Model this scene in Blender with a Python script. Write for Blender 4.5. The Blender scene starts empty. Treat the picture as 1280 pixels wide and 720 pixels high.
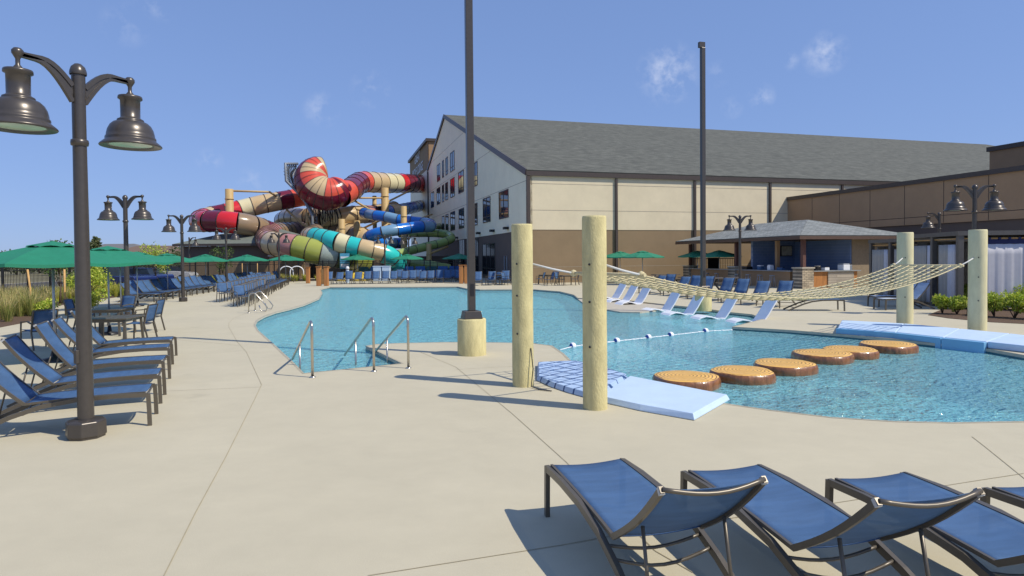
import bpy, bmesh, math, random
from mathutils import Vector, Matrix
R_ = random.Random(7)
rad = math.radians
scn = bpy.context.scene
COL = scn.collection
V = Vector
# ------------------------------------------------------------------ camera
F, CY, PITCH, ROLL, CAMZ = 790.0, 338.5, rad(-1.2), rad(-0.5), 2.05
cam_rot = Matrix.Rotation(math.pi/2 + PITCH, 3, 'X') @ Matrix.Rotation(ROLL, 3, 'Z')
CAM = V((0, 0, CAMZ))
cd = bpy.data.cameras.new('camera'); cam = bpy.data.objects.new('camera', cd); COL.objects.link(cam)
cd.sensor_width = 36; cd.lens = F/1280*36; cd.shift_y = -(360-CY)/1280; cd.clip_end = 6000; cd.clip_start = 0.05
cam.matrix_world = Matrix.Translation(CAM) @ cam_rot.to_4x4()
scn.camera = cam

def ray(px, py):
    return cam_rot @ V(((px-640)/F, -(py-CY)/F, -1.0))
def G(px, py, z=0.0):
    d = ray(px, py); t = (z-CAMZ)/d.z
    return CAM + d*t
def D(px, py, Y):
    d = ray(px, py); t = Y/d.y
    return CAM + d*t

# ------------------------------------------------------------------ materials
MATS = {}
def nt(name):
    m = bpy.data.materials.new(name); m.use_nodes = True
    n = m.node_tree.nodes; l = m.node_tree.links
    return m, n, l, n['Principled BSDF']
def mat(name, col, rough=0.6, metal=0.0, noise=0.12, nscale=6.0, bump=0.0, bscale=60.0, coat=0.0, stretch=None, dirt=0.0):
    if name in MATS: return MATS[name]
    m, n, l, b = nt(name)
    b.inputs['Roughness'].default_value = rough
    b.inputs['Metallic'].default_value = metal
    if coat: b.inputs['Coat Weight'].default_value = coat; b.inputs['Coat Roughness'].default_value = 0.08
    tc = n.new('ShaderNodeTexCoord')
    src = tc.outputs['Object']
    if stretch:
        mp = n.new('ShaderNodeMapping'); mp.inputs['Scale'].default_value = stretch
        l.new(src, mp.inputs[0]); src = mp.outputs[0]
    nz = n.new('ShaderNodeTexNoise'); nz.inputs['Scale'].default_value = nscale; nz.inputs['Detail'].default_value = 6
    nz.inputs['Roughness'].default_value = 0.65
    l.new(src, nz.inputs['Vector'])
    mr = n.new('ShaderNodeMapRange'); mr.inputs[1].default_value = 0.3; mr.inputs[2].default_value = 0.7
    mr.inputs[3].default_value = 1-noise; mr.inputs[4].default_value = 1+noise
    l.new(nz.outputs['Fac'], mr.inputs[0])
    vm = n.new('ShaderNodeVectorMath'); vm.operation = 'SCALE'
    vm.inputs[0].default_value = col
    l.new(mr.outputs[0], vm.inputs['Scale']); l.new(vm.outputs[0], b.inputs['Base Color'])
    if bump:
        n2 = n.new('ShaderNodeTexNoise'); n2.inputs['Scale'].default_value = bscale; n2.inputs['Detail'].default_value = 4
        l.new(src, n2.inputs['Vector'])
        bp = n.new('ShaderNodeBump'); bp.inputs['Strength'].default_value = bump; bp.inputs['Distance'].default_value = 0.02
        l.new(n2.outputs['Fac'], bp.inputs['Height']); l.new(bp.outputs[0], b.inputs['Normal'])
    MATS[name] = m
    return m

def mat_deck():
    m, n, l, b = nt('concrete_deck'); b.inputs['Roughness'].default_value = 0.85
    tc = n.new('ShaderNodeTexCoord'); g = tc.outputs['Object']
    def noise(scale, det=5, mapscale=None, rough=.6):
        s = g
        if mapscale:
            mp = n.new('ShaderNodeMapping'); mp.inputs['Scale'].default_value = mapscale; l.new(g, mp.inputs[0]); s = mp.outputs[0]
            mp.inputs['Rotation'].default_value = (0, 0, .3)
        x = n.new('ShaderNodeTexNoise'); x.inputs['Scale'].default_value = scale; x.inputs['Detail'].default_value = det
        x.inputs['Roughness'].default_value = rough; l.new(s, x.inputs['Vector']); return x.outputs['Fac']
    a = noise(.35, 6); c = noise(2.2, 8, (1, 1.5, 1)); d = noise(160, 2); e = noise(1.2, 10, None, .75)
    def ramp(x, lo, hi, p0=.3, p1=.7):
        r = n.new('ShaderNodeMapRange'); r.inputs[1].default_value = p0; r.inputs[2].default_value = p1
        r.inputs[3].default_value = lo; r.inputs[4].default_value = hi; l.new(x, r.inputs[0]); return r.outputs[0]
    def mul(x, y):
        k = n.new('ShaderNodeMath'); k.operation = 'MULTIPLY'; l.new(x, k.inputs[0]); l.new(y, k.inputs[1]); return k.outputs[0]
    f = mul(mul(ramp(a, .96, 1.04), ramp(c, .975, 1.025)), mul(ramp(d, .92, 1.08), ramp(e, .96, 1.04)))
    # scattered old stains with a shape of their own
    st = ramp(noise(.9, 3), 1.0, .88, .66, .76)
    f = mul(f, st)
    vm = n.new('ShaderNodeVectorMath'); vm.operation = 'SCALE'; vm.inputs[0].default_value = (.495, .45, .33)
    l.new(f, vm.inputs['Scale']); l.new(vm.outputs[0], b.inputs['Base Color'])
    bp = n.new('ShaderNodeBump'); bp.inputs['Strength'].default_value = .25; bp.inputs['Distance'].default_value = .006
    l.new(noise(90, 6), bp.inputs['Height']); l.new(bp.outputs[0], b.inputs['Normal'])
    return m

def mat_water():
    m, n, l, b = nt('pool_water'); n.remove(b)
    out = n['Material Output']
    tr = n.new('ShaderNodeBsdfTransparent'); tr0 = n.new('ShaderNodeBsdfTransparent'); tr0.inputs[0].default_value = (.60, .90, .95, 1); df = n.new('ShaderNodeBsdfDiffuse'); df.inputs[0].default_value = (.34, .72, .80, 1)
    tr.inputs[0].default_value = (.60, .90, .95, 1); trm = n.new('ShaderNodeMixShader'); trm.inputs[0].default_value = .45; l.new(tr0.outputs[0], trm.inputs[1]); l.new(df.outputs[0], trm.inputs[2]); n.remove(tr); tr = trm
    gl = n.new('ShaderNodeBsdfGlossy'); gl.inputs['Roughness'].default_value = .07; gl.inputs['Color'].default_value = (.9, .95, 1, 1)
    tc = n.new('ShaderNodeTexCoord')
    mp = n.new('ShaderNodeMapping'); mp.inputs['Scale'].default_value = (1, 1.25, 1); l.new(tc.outputs['Object'], mp.inputs[0])
    n1 = n.new('ShaderNodeTexNoise'); n1.inputs['Scale'].default_value = 4.2; n1.inputs['Detail'].default_value = 3; n1.inputs['Distortion'].default_value = .6
    n2 = n.new('ShaderNodeTexNoise'); n2.inputs['Scale'].default_value = 11; n2.inputs['Detail'].default_value = 2; n2.inputs['Distortion'].default_value = .4
    l.new(mp.outputs[0], n1.inputs['Vector']); l.new(mp.outputs[0], n2.inputs['Vector'])
    ad = n.new('ShaderNodeMath'); ad.operation = 'MULTIPLY_ADD'; ad.inputs[1].default_value = .42
    l.new(n2.outputs['Fac'], ad.inputs[0]); l.new(n1.outputs['Fac'], ad.inputs[2])
    bp = n.new('ShaderNodeBump'); bp.inputs['Strength'].default_value = 1.0; bp.inputs['Distance'].default_value = .15
    l.new(ad.outputs[0], bp.inputs['Height']); l.new(bp.outputs[0], gl.inputs['Normal']); l.new(bp.outputs[0], df.inputs['Normal'])
    fr = n.new('ShaderNodeFresnel'); fr.inputs['IOR'].default_value = 1.33; l.new(bp.outputs[0], fr.inputs['Normal'])
    mx = n.new('ShaderNodeMixShader'); l.new(fr.outputs[0], mx.inputs[0]); l.new(tr.outputs[0], mx.inputs[1]); l.new(gl.outputs[0], mx.inputs[2])
    l.new(mx.outputs[0], out.inputs['Surface'])
    return m

def mat_tiles(name, c1, c2, mortar, w, h, ms=.02, rough=.8, offset=.5, bump=.3, rotx=False, var=0.15, rot=(0,0,0), metal=0):
    m, n, l, b = nt(name); b.inputs['Roughness'].default_value = rough
    tc = n.new('ShaderNodeTexCoord'); mp = n.new('ShaderNodeMapping'); l.new(tc.outputs['Object'], mp.inputs[0])
    mp.inputs['Rotation'].default_value = rot
    br = n.new('ShaderNodeTexBrick'); l.new(mp.outputs[0], br.inputs['Vector'])
    br.inputs['Scale'].default_value = 1; br.offset = offset
    br.inputs['Color1'].default_value = (*c1, 1); br.inputs['Color2'].default_value = (*c2, 1); br.inputs['Mortar'].default_value = (*mortar, 1)
    br.inputs['Brick Width'].default_value = w; br.inputs['Row Height'].default_value = h; br.inputs['Mortar Size'].default_value = ms
    nz = n.new('ShaderNodeTexNoise'); nz.inputs['Scale'].default_value = 1.3; nz.inputs['Detail'].default_value = 8; l.new(tc.outputs['Object'], nz.inputs['Vector'])
    mr = n.new('ShaderNodeMapRange'); mr.inputs[1].default_value = .3; mr.inputs[2].default_value = .7; mr.inputs[3].default_value = 1-var; mr.inputs[4].default_value = 1+var
    l.new(nz.outputs['Fac'], mr.inputs[0])
    vm = n.new('ShaderNodeVectorMath'); vm.operation = 'SCALE'; l.new(br.outputs['Color'], vm.inputs[0]); l.new(mr.outputs[0], vm.inputs['Scale'])
    l.new(vm.outputs[0], b.inputs['Base Color'])
    bp = n.new('ShaderNodeBump'); bp.inputs['Strength'].default_value = bump; bp.inputs['Distance'].default_value = .01
    l.new(br.outputs['Fac'], bp.inputs['Height']); bp.invert = True; l.new(bp.outputs[0], b.inputs['Normal'])
    MATS[name] = m; return m

def mat_rings():
    m, n, l, b = nt('stump_rings'); b.inputs['Roughness'].default_value = .4
    b.inputs['Coat Weight'].default_value = .15
    tc = n.new('ShaderNodeTexCoord'); w = n.new('ShaderNodeTexWave'); w.wave_type = 'RINGS'; w.rings_direction = 'Z'
    w.inputs['Scale'].default_value = 5.2; w.inputs['Distortion'].default_value = 3.2; w.inputs['Detail'].default_value = 3; w.inputs['Detail Scale'].default_value = 1.6
    l.new(tc.outputs['Object'], w.inputs['Vector'])
    cr = n.new('ShaderNodeValToRGB'); l.new(w.outputs['Fac'], cr.inputs[0])
    cr.color_ramp.elements[0].position = .0; cr.color_ramp.elements[0].color = (.17, .06, .012, 1)
    cr.color_ramp.elements[1].position = .30; cr.color_ramp.elements[1].color = (.88, .52, .12, 1)
    l.new(cr.outputs[0], b.inputs['Base Color']); return m

def mat_fabric(name, col, dark=.8, rough=.7, spec=.35):
    m, n, l, b = nt(name); b.inputs['Roughness'].default_value = rough; b.inputs['Specular IOR Level'].default_value = spec
    tc = n.new('ShaderNodeTexCoord')
    mp = n.new('ShaderNodeMapping'); mp.inputs['Scale'].default_value = (260, 260, 260); l.new(tc.outputs['Object'], mp.inputs[0])
    ck = n.new('ShaderNodeTexChecker'); ck.inputs['Scale'].default_value = 1; l.new(mp.outputs[0], ck.inputs['Vector'])
    ck.inputs['Color1'].default_value = (*col, 1); ck.inputs['Color2'].default_value = tuple(c*dark for c in col)+(1,)
    nz = n.new('ShaderNodeTexNoise'); nz.inputs['Scale'].default_value = 4; nz.inputs['Detail'].default_value = 8
    mp2 = n.new('ShaderNodeMapping'); mp2.inputs['Scale'].default_value = (3, .6, 1); l.new(tc.outputs['Object'], mp2.inputs[0]); l.new(mp2.outputs[0], nz.inputs['Vector'])
    mr = n.new('ShaderNodeMapRange'); mr.inputs[1].default_value = .3; mr.inputs[2].default_value = .7; mr.inputs[3].default_value = .88; mr.inputs[4].default_value = 1.16
    l.new(nz.outputs['Fac'], mr.inputs[0])
    vm = n.new('ShaderNodeVectorMath'); vm.operation = 'SCALE'; l.new(ck.outputs['Color'], vm.inputs[0]); l.new(mr.outputs[0], vm.inputs['Scale'])
    l.new(vm.outputs[0], b.inputs['Base Color'])
    # open weave: part of the light passes straight through
    out = n['Material Output']; tr = n.new('ShaderNodeBsdfTransparent'); mxs = n.new('ShaderNodeMixShader'); mxs.inputs[0].default_value = .18
    tr.inputs[0].default_value = (.75, .85, 1, 1)
    tl2 = n.new('ShaderNodeBsdfTranslucent'); l.new(vm.outputs[0], tl2.inputs[0]); mx2 = n.new('ShaderNodeMixShader'); mx2.inputs[0].default_value = .10
    l.new(b.outputs[0], mx2.inputs[1]); l.new(tl2.outputs[0], mx2.inputs[2]); l.new(mx2.outputs[0], mxs.inputs[1]); l.new(tr.outputs[0], mxs.inputs[2]); l.new(mxs.outputs[0], out.inputs['Surface'])
    MATS[name] = m; return m

M_deck = mat_deck(); M_water = mat_water(); M_rings = mat_rings()
M_coping = mat('pool_coping', (.46, .42, .34), .85, bump=.2)
M_copingshade = mat('coping_shade_band', (.035, .13, .16), .25, noise=.25, nscale=30)  # dark band painted for the shadow strip under the coping edge
M_plaster = mat('pool_plaster', (.45, .74, .78), .8, noise=.10, nscale=1.5)
M_bronze = mat('taupe_metal', (.125, .108, .085), .38, .35, .06, 20)
M_pole = mat('lamp_metal', (.085, .075, .068), .32, .4, .08, 15)
M_dark = mat('dark_metal', (.03, .03, .034), .4, .4)
M_steel = mat('brushed_steel', (.55, .52, .46), .25, .9, .05)
M_galv = mat('galvanised_steel', (.38, .42, .48), .4, .6)
M_lens = mat('lamp_lens', (.45, .58, .48), .2)
M_fab = mat_fabric('blue_sling', (.078, .165, .33))
M_fab2 = mat_fabric('pale_sling', (.68, .76, .84))
M_concrete_post = mat('post_concrete', (.58, .51, .26), .85, noise=.2, nscale=7, bump=.5, bscale=70, stretch=(1, 1, .35))
M_postpale = mat('post_pale', (.60, .555, .34), .75, noise=.12, nscale=5, bump=.15, bscale=30, stretch=(1, 1, .35))
M_green = mat('umbrella_green', (.013, .20, .11), .7, noise=.07)
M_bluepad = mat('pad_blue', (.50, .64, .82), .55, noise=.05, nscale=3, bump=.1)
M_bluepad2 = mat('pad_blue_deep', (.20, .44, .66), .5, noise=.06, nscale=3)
_a, _b = G(672, 457.5), G(785, 473.5)
M_padtile = mat_tiles('pad_tiles', (.42, .56, .78), (.40, .54, .76), (.03, .08, .22), .24, .36, .018, .5, 0, .2, var=.04, rot=(0, 0, -math.atan2(_b.y-_a.y, _b.x-_a.x)))
M_bark = mat('stump_bark', (.24, .095, .035), .35, noise=.45, nscale=14, bump=.6, bscale=12, coat=.5, stretch=(1, 1, .25))
M_rope = mat('rope', (.58, .50, .30), .85, noise=.2, nscale=40)
M_white = mat('white_plastic', (.82, .84, .88), .35, noise=.03)
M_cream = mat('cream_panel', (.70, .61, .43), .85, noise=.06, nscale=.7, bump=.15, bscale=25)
M_creamg = mat('cream_panel_shade_lift', (.86, .80, .62), .85, noise=.05, nscale=.7, bump=.15, bscale=25)  # copy of the cream panel, colour lightened to brighten the shaded gable
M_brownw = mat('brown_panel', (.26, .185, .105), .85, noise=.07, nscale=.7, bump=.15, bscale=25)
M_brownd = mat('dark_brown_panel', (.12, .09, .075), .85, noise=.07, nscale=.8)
M_tanw = mat('tan_panel', (.34, .215, .12), .85, noise=.06, nscale=.8)
M_groove = mat('panel_groove', (.36, .31, .24), .9)
M_grooveb = mat('brown_groove', (.06, .045, .035), .9)
M_fascia = mat('fascia_metal', (.075, .058, .05), .45, .2)
M_shing = mat_tiles('roof_shingle', (.128, .132, .112), (.088, .092, .078), (.055, .057, .05), .6, .2, .012, .95, .5, .5, var=.2)
M_shing2 = mat_tiles('hut_shingle', (.27, .285, .28), (.18, .20, .20), (.11, .12, .12), .35, .16, .012, .95, .5, .6, var=.2)
M_glass = mat('window_glass', (.02, .03, .045), .04, .0, .2, 2); M_glass.node_tree.nodes['Principled BSDF'].inputs['Specular IOR Level'].default_value = .35
M_doorglass = mat('door_glass', (.012, .016, .022), .12); M_doorglass.node_tree.nodes['Principled BSDF'].inputs['Specular IOR Level'].default_value = .08
M_frame = mat('window_frame', (.02, .02, .022), .5)
M_mulch = mat('mulch', (.10, .06, .035), .95, noise=.5, nscale=20, bump=.8, bscale=30)
M_asph = mat('asphalt', (.10, .095, .09), .95, noise=.15, nscale=3)
M_dirt = mat('dry_ground', (.20, .18, .10), .95, noise=.3, nscale=.1)
M_wood = mat('orange_wood', (.42, .18, .055), .6, noise=.25, nscale=6, stretch=(1, 1, .15))
M_woodp = mat('pine_stake', (.55, .33, .12), .7, noise=.2)
M_slate = mat('weathered_wood', (.10, .085, .075), .7, noise=.25, nscale=5)
M_stone = mat_tiles('ledger_stone', (.58, .48, .34), (.38, .32, .24), (.16, .14, .11), .32, .11, .012, .9, .5, .9, var=.3, rot=(rad(90), 0, 0))
M_navytile = mat_tiles('navy_wall_tile', (.14, .21, .38), (.12, .185, .34), (.20, .26, .40), .4, .2, .01, .35, .5, .3, var=.1, rot=(rad(90), 0, 0))
M_counter = mat('counter_top', (.30, .32, .33), .3)
M_black = mat('black_paint', (.012, .012, .014), .5)
M_paint = mat('car_white', (.6, .6, .6), .2, coat=.6)
M_navy = mat('navy_cloth', (.012, .018, .085), .8)
M_curtw = mat('white_curtain', (.56, .56, .61), .8, noise=.05)
M_curtg = mat('taupe_curtain', (.38, .355, .32), .8, noise=.06)
LEAF = {}
def leafmats(key):
    if key in LEAF: return LEAF[key]
    C = {'lime': [(.36, .43, .05), (.22, .32, .035), (.48, .50, .09)],
         'green': [(.07, .12, .025), (.045, .085, .02), (.11, .15, .035)],
         'dry': [(.42, .36, .13), (.28, .30, .08), (.52, .42, .20), (.19, .22, .06)],
         'yellow': [(.42, .42, .05), (.5, .45, .07), (.26, .30, .04)],
         'far': [(.10, .13, .05), (.075, .10, .04), (.14, .15, .07)]}[key]
    LEAF[key] = [mat('leaf_%s_%s' % (key, 'abcd'[i]), tuple(min(k*1.15, .9) for k in c), .6, noise=.15) for i, c in enumerate(C)]
    for m, c in zip(LEAF[key], C):      # thin leaves let some light through
        n, l = m.node_tree.nodes, m.node_tree.links; b = n['Principled BSDF']; t = n.new('ShaderNodeBsdfTranslucent'); t.inputs[0].default_value = (c[0]*1.3, c[1]*1.35, c[2], 1)
        x = n.new('ShaderNodeMixShader'); x.inputs[0].default_value = .35; l.new(b.outputs[0], x.inputs[1]); l.new(t.outputs[0], x.inputs[2]); l.new(x.outputs[0], n['Material Output'].inputs['Surface'])
    return LEAF[key]

# ------------------------------------------------------------------ mesh builder
class MB:
    def __init__(s): s.v = []; s.f = []; s.m = []; s.sm = []
    def add(s, vs, fs, mi=0, smooth=False):
        o = len(s.v); s.v += [V(x) for x in vs]
        for f in fs: s.f.append([i+o for i in f]); s.m.append(mi); s.sm.append(smooth)
        return s
    def box(s, c, size, rz=0, mi=0, rot=None):
        hx, hy, hz = size[0]/2, size[1]/2, size[2]/2
        vs = [V((x, y, z)) for z in (-hz, hz) for y in (-hy, hy) for x in (-hx, hx)]
        Rm = rot if rot else Matrix.Rotation(rz, 3, 'Z')
        vs = [Rm @ v + V(c) for v in vs]
        return s.add(vs, [(0, 2, 3, 1), (4, 5, 7, 6), (0, 1, 5, 4), (2, 6, 7, 3), (0, 4, 6, 2), (1, 3, 7, 5)], mi)
    def bbox(s, x0, x1, y0, y1, z0, z1, mi=0):
        return s.box(((x0+x1)/2, (y0+y1)/2, (z0+z1)/2), (x1-x0, y1-y0, z1-z0), 0, mi)
    def tube(s, pts, r, n=8, mi=0, cap=True, closed=False, smooth=True):
        pts = [V(p) for p in pts]; N = len(pts)
        rs = r if isinstance(r, (list, tuple)) else [r]*N
        T = []
        for i in range(N):
            if closed: t = pts[(i+1) % N]-pts[i-1]
            else: t = pts[min(i+1, N-1)]-pts[max(i-1, 0)]
            T.append(t.normalized() if t.length > 1e-9 else V((0, 0, 1)))
        up = V((0, 0, 1)) if abs(T[0].z) < .95 else V((1, 0, 0))
        a = T[0].cross(up).normalized(); vs = []
        for i in range(N):
            a = (a - T[i]*a.dot(T[i])); a = a.normalized() if a.length > 1e-6 else T[i].orthogonal().normalized()
            b = T[i].cross(a)
            for k in range(n):
                th = 2*math.pi*k/n
                vs.append(pts[i] + (a*math.cos(th)+b*math.sin(th))*rs[i])
        fs = []
        for i in range(N if closed else N-1):
            j = (i+1) % N
            for k in range(n): fs.append((i*n+k, j*n+k, j*n+(k+1) % n, i*n+(k+1) % n))
        s.add(vs, fs, mi, smooth)
        if cap and not closed:
            o = len(s.v)-len(vs)
            s.f.append([o+k for k in range(n)]); s.m.append(mi); s.sm.append(False)
            s.f.append([o+(N-1)*n+k for k in reversed(range(n))]); s.m.append(mi); s.sm.append(False)
        return s
    def lathe(s, prof, c=(0, 0, 0), n=24, mi=0, axis=None, smooth=True, mis=None):
        c = V(c)
        if axis is None: A, X, Y = V((0, 0, 1)), V((1, 0, 0)), V((0, 1, 0))
        else:
            A = V(axis).normalized(); X = A.orthogonal().normalized(); Y = A.cross(X)
        vs = []
        for (r, z) in prof:
            for k in range(n):
                th = 2*math.pi*k/n
                vs.append(c + A*z + (X*math.cos(th)+Y*math.sin(th))*max(r, 1e-4))
        o = len(s.v); s.v += vs
        for i in range(len(prof)-1):
            for k in range(n):
                s.f.append([o+i*n+k, o+i*n+(k+1) % n, o+(i+1)*n+(k+1) % n, o+(i+1)*n+k])
                s.m.append(mis(i, k) if mis else mi); s.sm.append(smooth)
        return s
    def rect(s, pts, side, w, h, mi=0):
        """rectangular section swept along pts; side = constant side direction, w across it, h normal"""
        pts = [V(p) for p in pts]; side = V(side).normalized(); N = len(pts); vs = []
        for i in range(N):
            t = (pts[min(i+1, N-1)]-pts[max(i-1, 0)]).normalized(); nrm = t.cross(side).normalized()
            for (a, b) in ((-1, -1), (1, -1), (1, 1), (-1, 1)): vs.append(pts[i]+side*(a*w/2)+nrm*(b*h/2))
        fs = [(0, 1, 2, 3), tuple((N-1)*4+k for k in (3, 2, 1, 0))]
        for i in range(N-1):
            for k in range(4): fs.append((i*4+k, (i+1)*4+k, (i+1)*4+(k+1) % 4, i*4+(k+1) % 4))
        return s.add(vs, fs, mi)
    def prism(s, poly, z0, z1, mi=0):
        n = len(poly)
        vs = [V((p[0], p[1], z0)) for p in poly]+[V((p[0], p[1], z1)) for p in poly]
        fs = [tuple(reversed(range(n))), tuple(range(n, 2*n))]+[(i, (i+1) % n, n+(i+1) % n, n+i) for i in range(n)]
        return s.add(vs, fs, mi)
    def quad(s, a, b, c, d, mi=0): return s.add([a, b, c, d], [(0, 1, 2, 3)], mi)
    def grid(s, fn, nu, nv, mi=0, smooth=True, thick=0):
        vs = [V(fn(i/nu, j/nv)) for j in range(nv+1) for i in range(nu+1)]
        fs = [(j*(nu+1)+i, j*(nu+1)+i+1, (j+1)*(nu+1)+i+1, (j+1)*(nu+1)+i) for j in range(nv) for i in range(nu)]
        return s.add(vs, fs, mi, smooth)
    def build(s, name, mats, parent=None, loc=None, rz=0, bevel=0, solid=0):
        me = bpy.data.meshes.new(name); me.from_pydata([tuple(v) for v in s.v], [], s.f)
        if not isinstance(mats, (list, tuple)): mats = [mats]
        for m in mats: me.materials.append(m)
        me.polygons.foreach_set('material_index', s.m); me.polygons.foreach_set('use_smooth', s.sm)
        me.update()
        if True:
            b = bmesh.new(); b.from_mesh(me); bmesh.ops.recalc_face_normals(b, faces=b.faces); b.to_mesh(me); b.free()
        o = bpy.data.objects.new(name, me); COL.objects.link(o)
        if parent: o.parent = parent
        if loc is not None: o.location = loc
        o.rotation_euler.z = rz
        if solid:
            md = o.modifiers.new('solid', 'SOLIDIFY'); md.thickness = solid; md.offset = 0
        if bevel:
            md = o.modifiers.new('bevel', 'BEVEL'); md.width = bevel; md.segments = 2; md.limit_method = 'ANGLE'
        return o

def tag(o, label=None, cat=None, group=None, kind=None):
    if label: o['label'] = label
    if cat: o['category'] = cat
    if group: o['group'] = group
    if kind: o['kind'] = kind
    return o
def struct(o, kind='structure', label=None, cat=None):
    return tag(o, label, cat, None, kind)
def empty(name, loc=(0, 0, 0), rz=0, label=None, cat=None, group=None):
    o = bpy.data.objects.new(name, None); COL.objects.link(o); o.location = loc; o.rotation_euler = (0, 0, rz)
    o.empty_display_size = .2
    return tag(o, label, cat, group)
KIDS = {}
def kids(o):
    return [c for c in bpy.data.objects if c.parent == o]
def snapshot(o): return [(c, snapshot(c)) for c in kids(o)]
def copy_tree(root, snap, loc, rz, label, parent=None):
    c = root.copy(); COL.objects.link(c)
    if parent is None:
        c.location = loc; c.rotation_euler = (0, 0, rz)
        if label: c['label'] = label
    else: c.parent = parent
    for ch, sn in snap: copy_tree(ch, sn, None, None, None, c)
    return c
class Proto:
    """first placement moves the prototype itself; later ones copy it"""
    def __init__(s, root): s.root = root; s.snap = snapshot(root); s.used = False
    def put(s, loc, rz, label, group=None):
        if not s.used: s.used = True; o = s.root; o.location = loc; o.rotation_euler = (0, 0, rz); o['label'] = label
        else: o = copy_tree(s.root, s.snap, loc, rz, label)
        if group: o['group'] = group
        return o
ONES = ['', 'first', 'second', 'third', 'fourth', 'fifth', 'sixth', 'seventh', 'eighth', 'ninth', 'tenth', 'eleventh', 'twelfth', 'thirteenth', 'fourteenth', 'fifteenth', 'sixteenth', 'seventeenth', 'eighteenth', 'nineteenth', 'twentieth']
def nth(i):
    if i <= 20: return ONES[i]
    if i == 30: return 'thirtieth'
    return ('twenty-' if i < 30 else 'thirty-')+ONES[i % 10]

# ------------------------------------------------------------------ pool and ground
POOLPX = [(412, 358.8), (401, 361.5), (403, 366), (399, 373), (380, 381), (362, 386), (345, 390), (331, 395), (322, 400), (319, 406), (323, 413), (339, 427),
          (365, 451), (380, 466.5), (502, 454.3), (457, 432.3), (470, 430.2), (500, 428.8), (560, 427.6), (620, 428), (665, 429), (690, 432), (705, 442), (718, 455), (740, 468), (775, 480),
          (850, 496), (905, 504), (960, 512), (1040, 521.5), (1120, 526.5), (1190, 528), (1280, 526.5), (1380, 519), (1480, 503), (1530, 483), (1480, 465), (1380, 452), (1280, 444), (1235, 436),
          (1120, 424), (1047, 417.5), (985, 412.5), (915, 408.5), (954, 398.5), (940, 393), (910, 390), (877, 385), (835, 381), (790, 376), (768, 374), (722, 372.5), (717, 368.5), (700, 364.3),
          (668, 361.8), (640, 361.6), (600, 361.8), (583, 360.6), (572, 358.2), (540, 358.4), (500, 358.6), (455, 358.7)]
pool = [G(*p) for p in POOLPX]
pool = [V((p.x, p.y, 0)) for p in pool]
WZ = -.10
DX0, DX1, DY0, DY1 = -48.0, 70.0, -30.0, 120.0
def fill(loops, z, name, m):
    bm = bmesh.new(); ed = []
    for lp in loops:
        vs = [bm.verts.new((p[0], p[1], z)) for p in lp]
        ed += [bm.edges.new((vs[i], vs[(i+1) % len(vs)])) for i in range(len(vs))]
    bmesh.ops.triangle_fill(bm, use_beauty=True, use_dissolve=False, edges=ed)
    for f in bm.faces:
        f.normal_update()
        if f.normal.z < 0: f.normal_flip()
    me = bpy.data.meshes.new(name); bm.to_mesh(me); bm.free(); me.materials.append(m)
    o = bpy.data.objects.new(name, me); COL.objects.link(o); return o
deckrect = [(DX0, DY0), (DX1, DY0), (DX1, DY1), (DX0, DY1)]
struct(fill([deckrect, pool], 0, 'pool_deck', M_deck))
struct(fill([[(-2500, -600), (2500, -600), (2500, 3500), (-2500, 3500)], deckrect], 0, 'ground', M_dirt))
struct(fill([pool], WZ, 'water', M_water))
mb = MB(); n = len(pool)
for (z0, z1, mi) in ((-.06, 0, 0), (-.24, -.06, 1), (-1.4, -.24, 2)):
    for i in range(n):
        a, b = pool[i], pool[(i+1) % n]
        mb.quad((a.x, a.y, z0), (b.x, b.y, z0), (b.x, b.y, z1), (a.x, a.y, z1), mi)
struct(mb.build('pool_wall', [M_coping, M_copingshade, M_plaster]))
def floor_z(x, y):
    t = min(max((y-20)/(46-20), 0), 1)
    return -1.12+t*.92
mb = MB(); mb.grid(lambda u, v: (-22+u*42, 6+v*44, floor_z(0, 6+v*44)), 20, 30)
struct(mb.build('pool_floor', M_plaster))
# steps in the stair notch and the shallow ledge with white loungers
a, b, c, d = G(380, 466.5), G(502, 454.3), G(457, 432.3), G(339, 427)
mb = MB()
for i in range(5):
    t0, t1 = i/5, (i+1)/5
    p = lambda A, B, t: (A.x+(B.x-A.x)*t, A.y+(B.y-A.y)*t)
    mb.prism([p(a, d, t0*.75), p(b, c, t0), p(b, c, t1), p(a, d, t1*.75)], -1.1, -.22-.16*i)
struct(mb.build('pool_steps', M_plaster))
ledge = [G(*p) for p in [(914, 409.5), (956, 398), (910, 389), (877, 384), (835, 380), (790, 375), (745, 373), (735, 379), (790, 389), (850, 398)]]
mb = MB(); mb.prism(ledge, -1.2, -.26); struct(mb.build('tanning_ledge', M_plaster))
wet = [G(*p) for p in [(722, 372.3), (768, 373.8), (835, 380.8), (822, 386), (800, 388.5), (775, 388), (750, 384), (730, 378)]]
mb = MB(); mb.prism(wet, -1.1, -.05); struct(mb.build('ledge_kerb', M_coping))

M_wet = mat('damp_concrete', (.40, .36, .265), .55, noise=.2, nscale=5)
mb = MB()
for i in range(n):
    a, b = pool[i], pool[(i+1) % n]; c0, c1 = pool[i-1], pool[(i+2) % n]
    def off(p, q, r, w):
        t_ = ((r-q).normalized()+(q-p).normalized()); t_ = t_.normalized() if t_.length > .1 else (r-q).normalized(); return V((t_.y, -t_.x, 0))*w
    sgn = -1 if sum(pool[k].x*pool[(k+1) % n].y-pool[(k+1) % n].x*pool[k].y for k in range(n)) < 0 else 1
    wa, wb = .05, .05
    oa, ob = off(c0, a, b, sgn*wa), off(a, b, c1, sgn*wb); z = V((0, 0, .003))
    mb.quad(a+z, b+z, b+ob+z, a+oa+z)
struct(mb.build('pool_edge_margin', M_wet))

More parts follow.
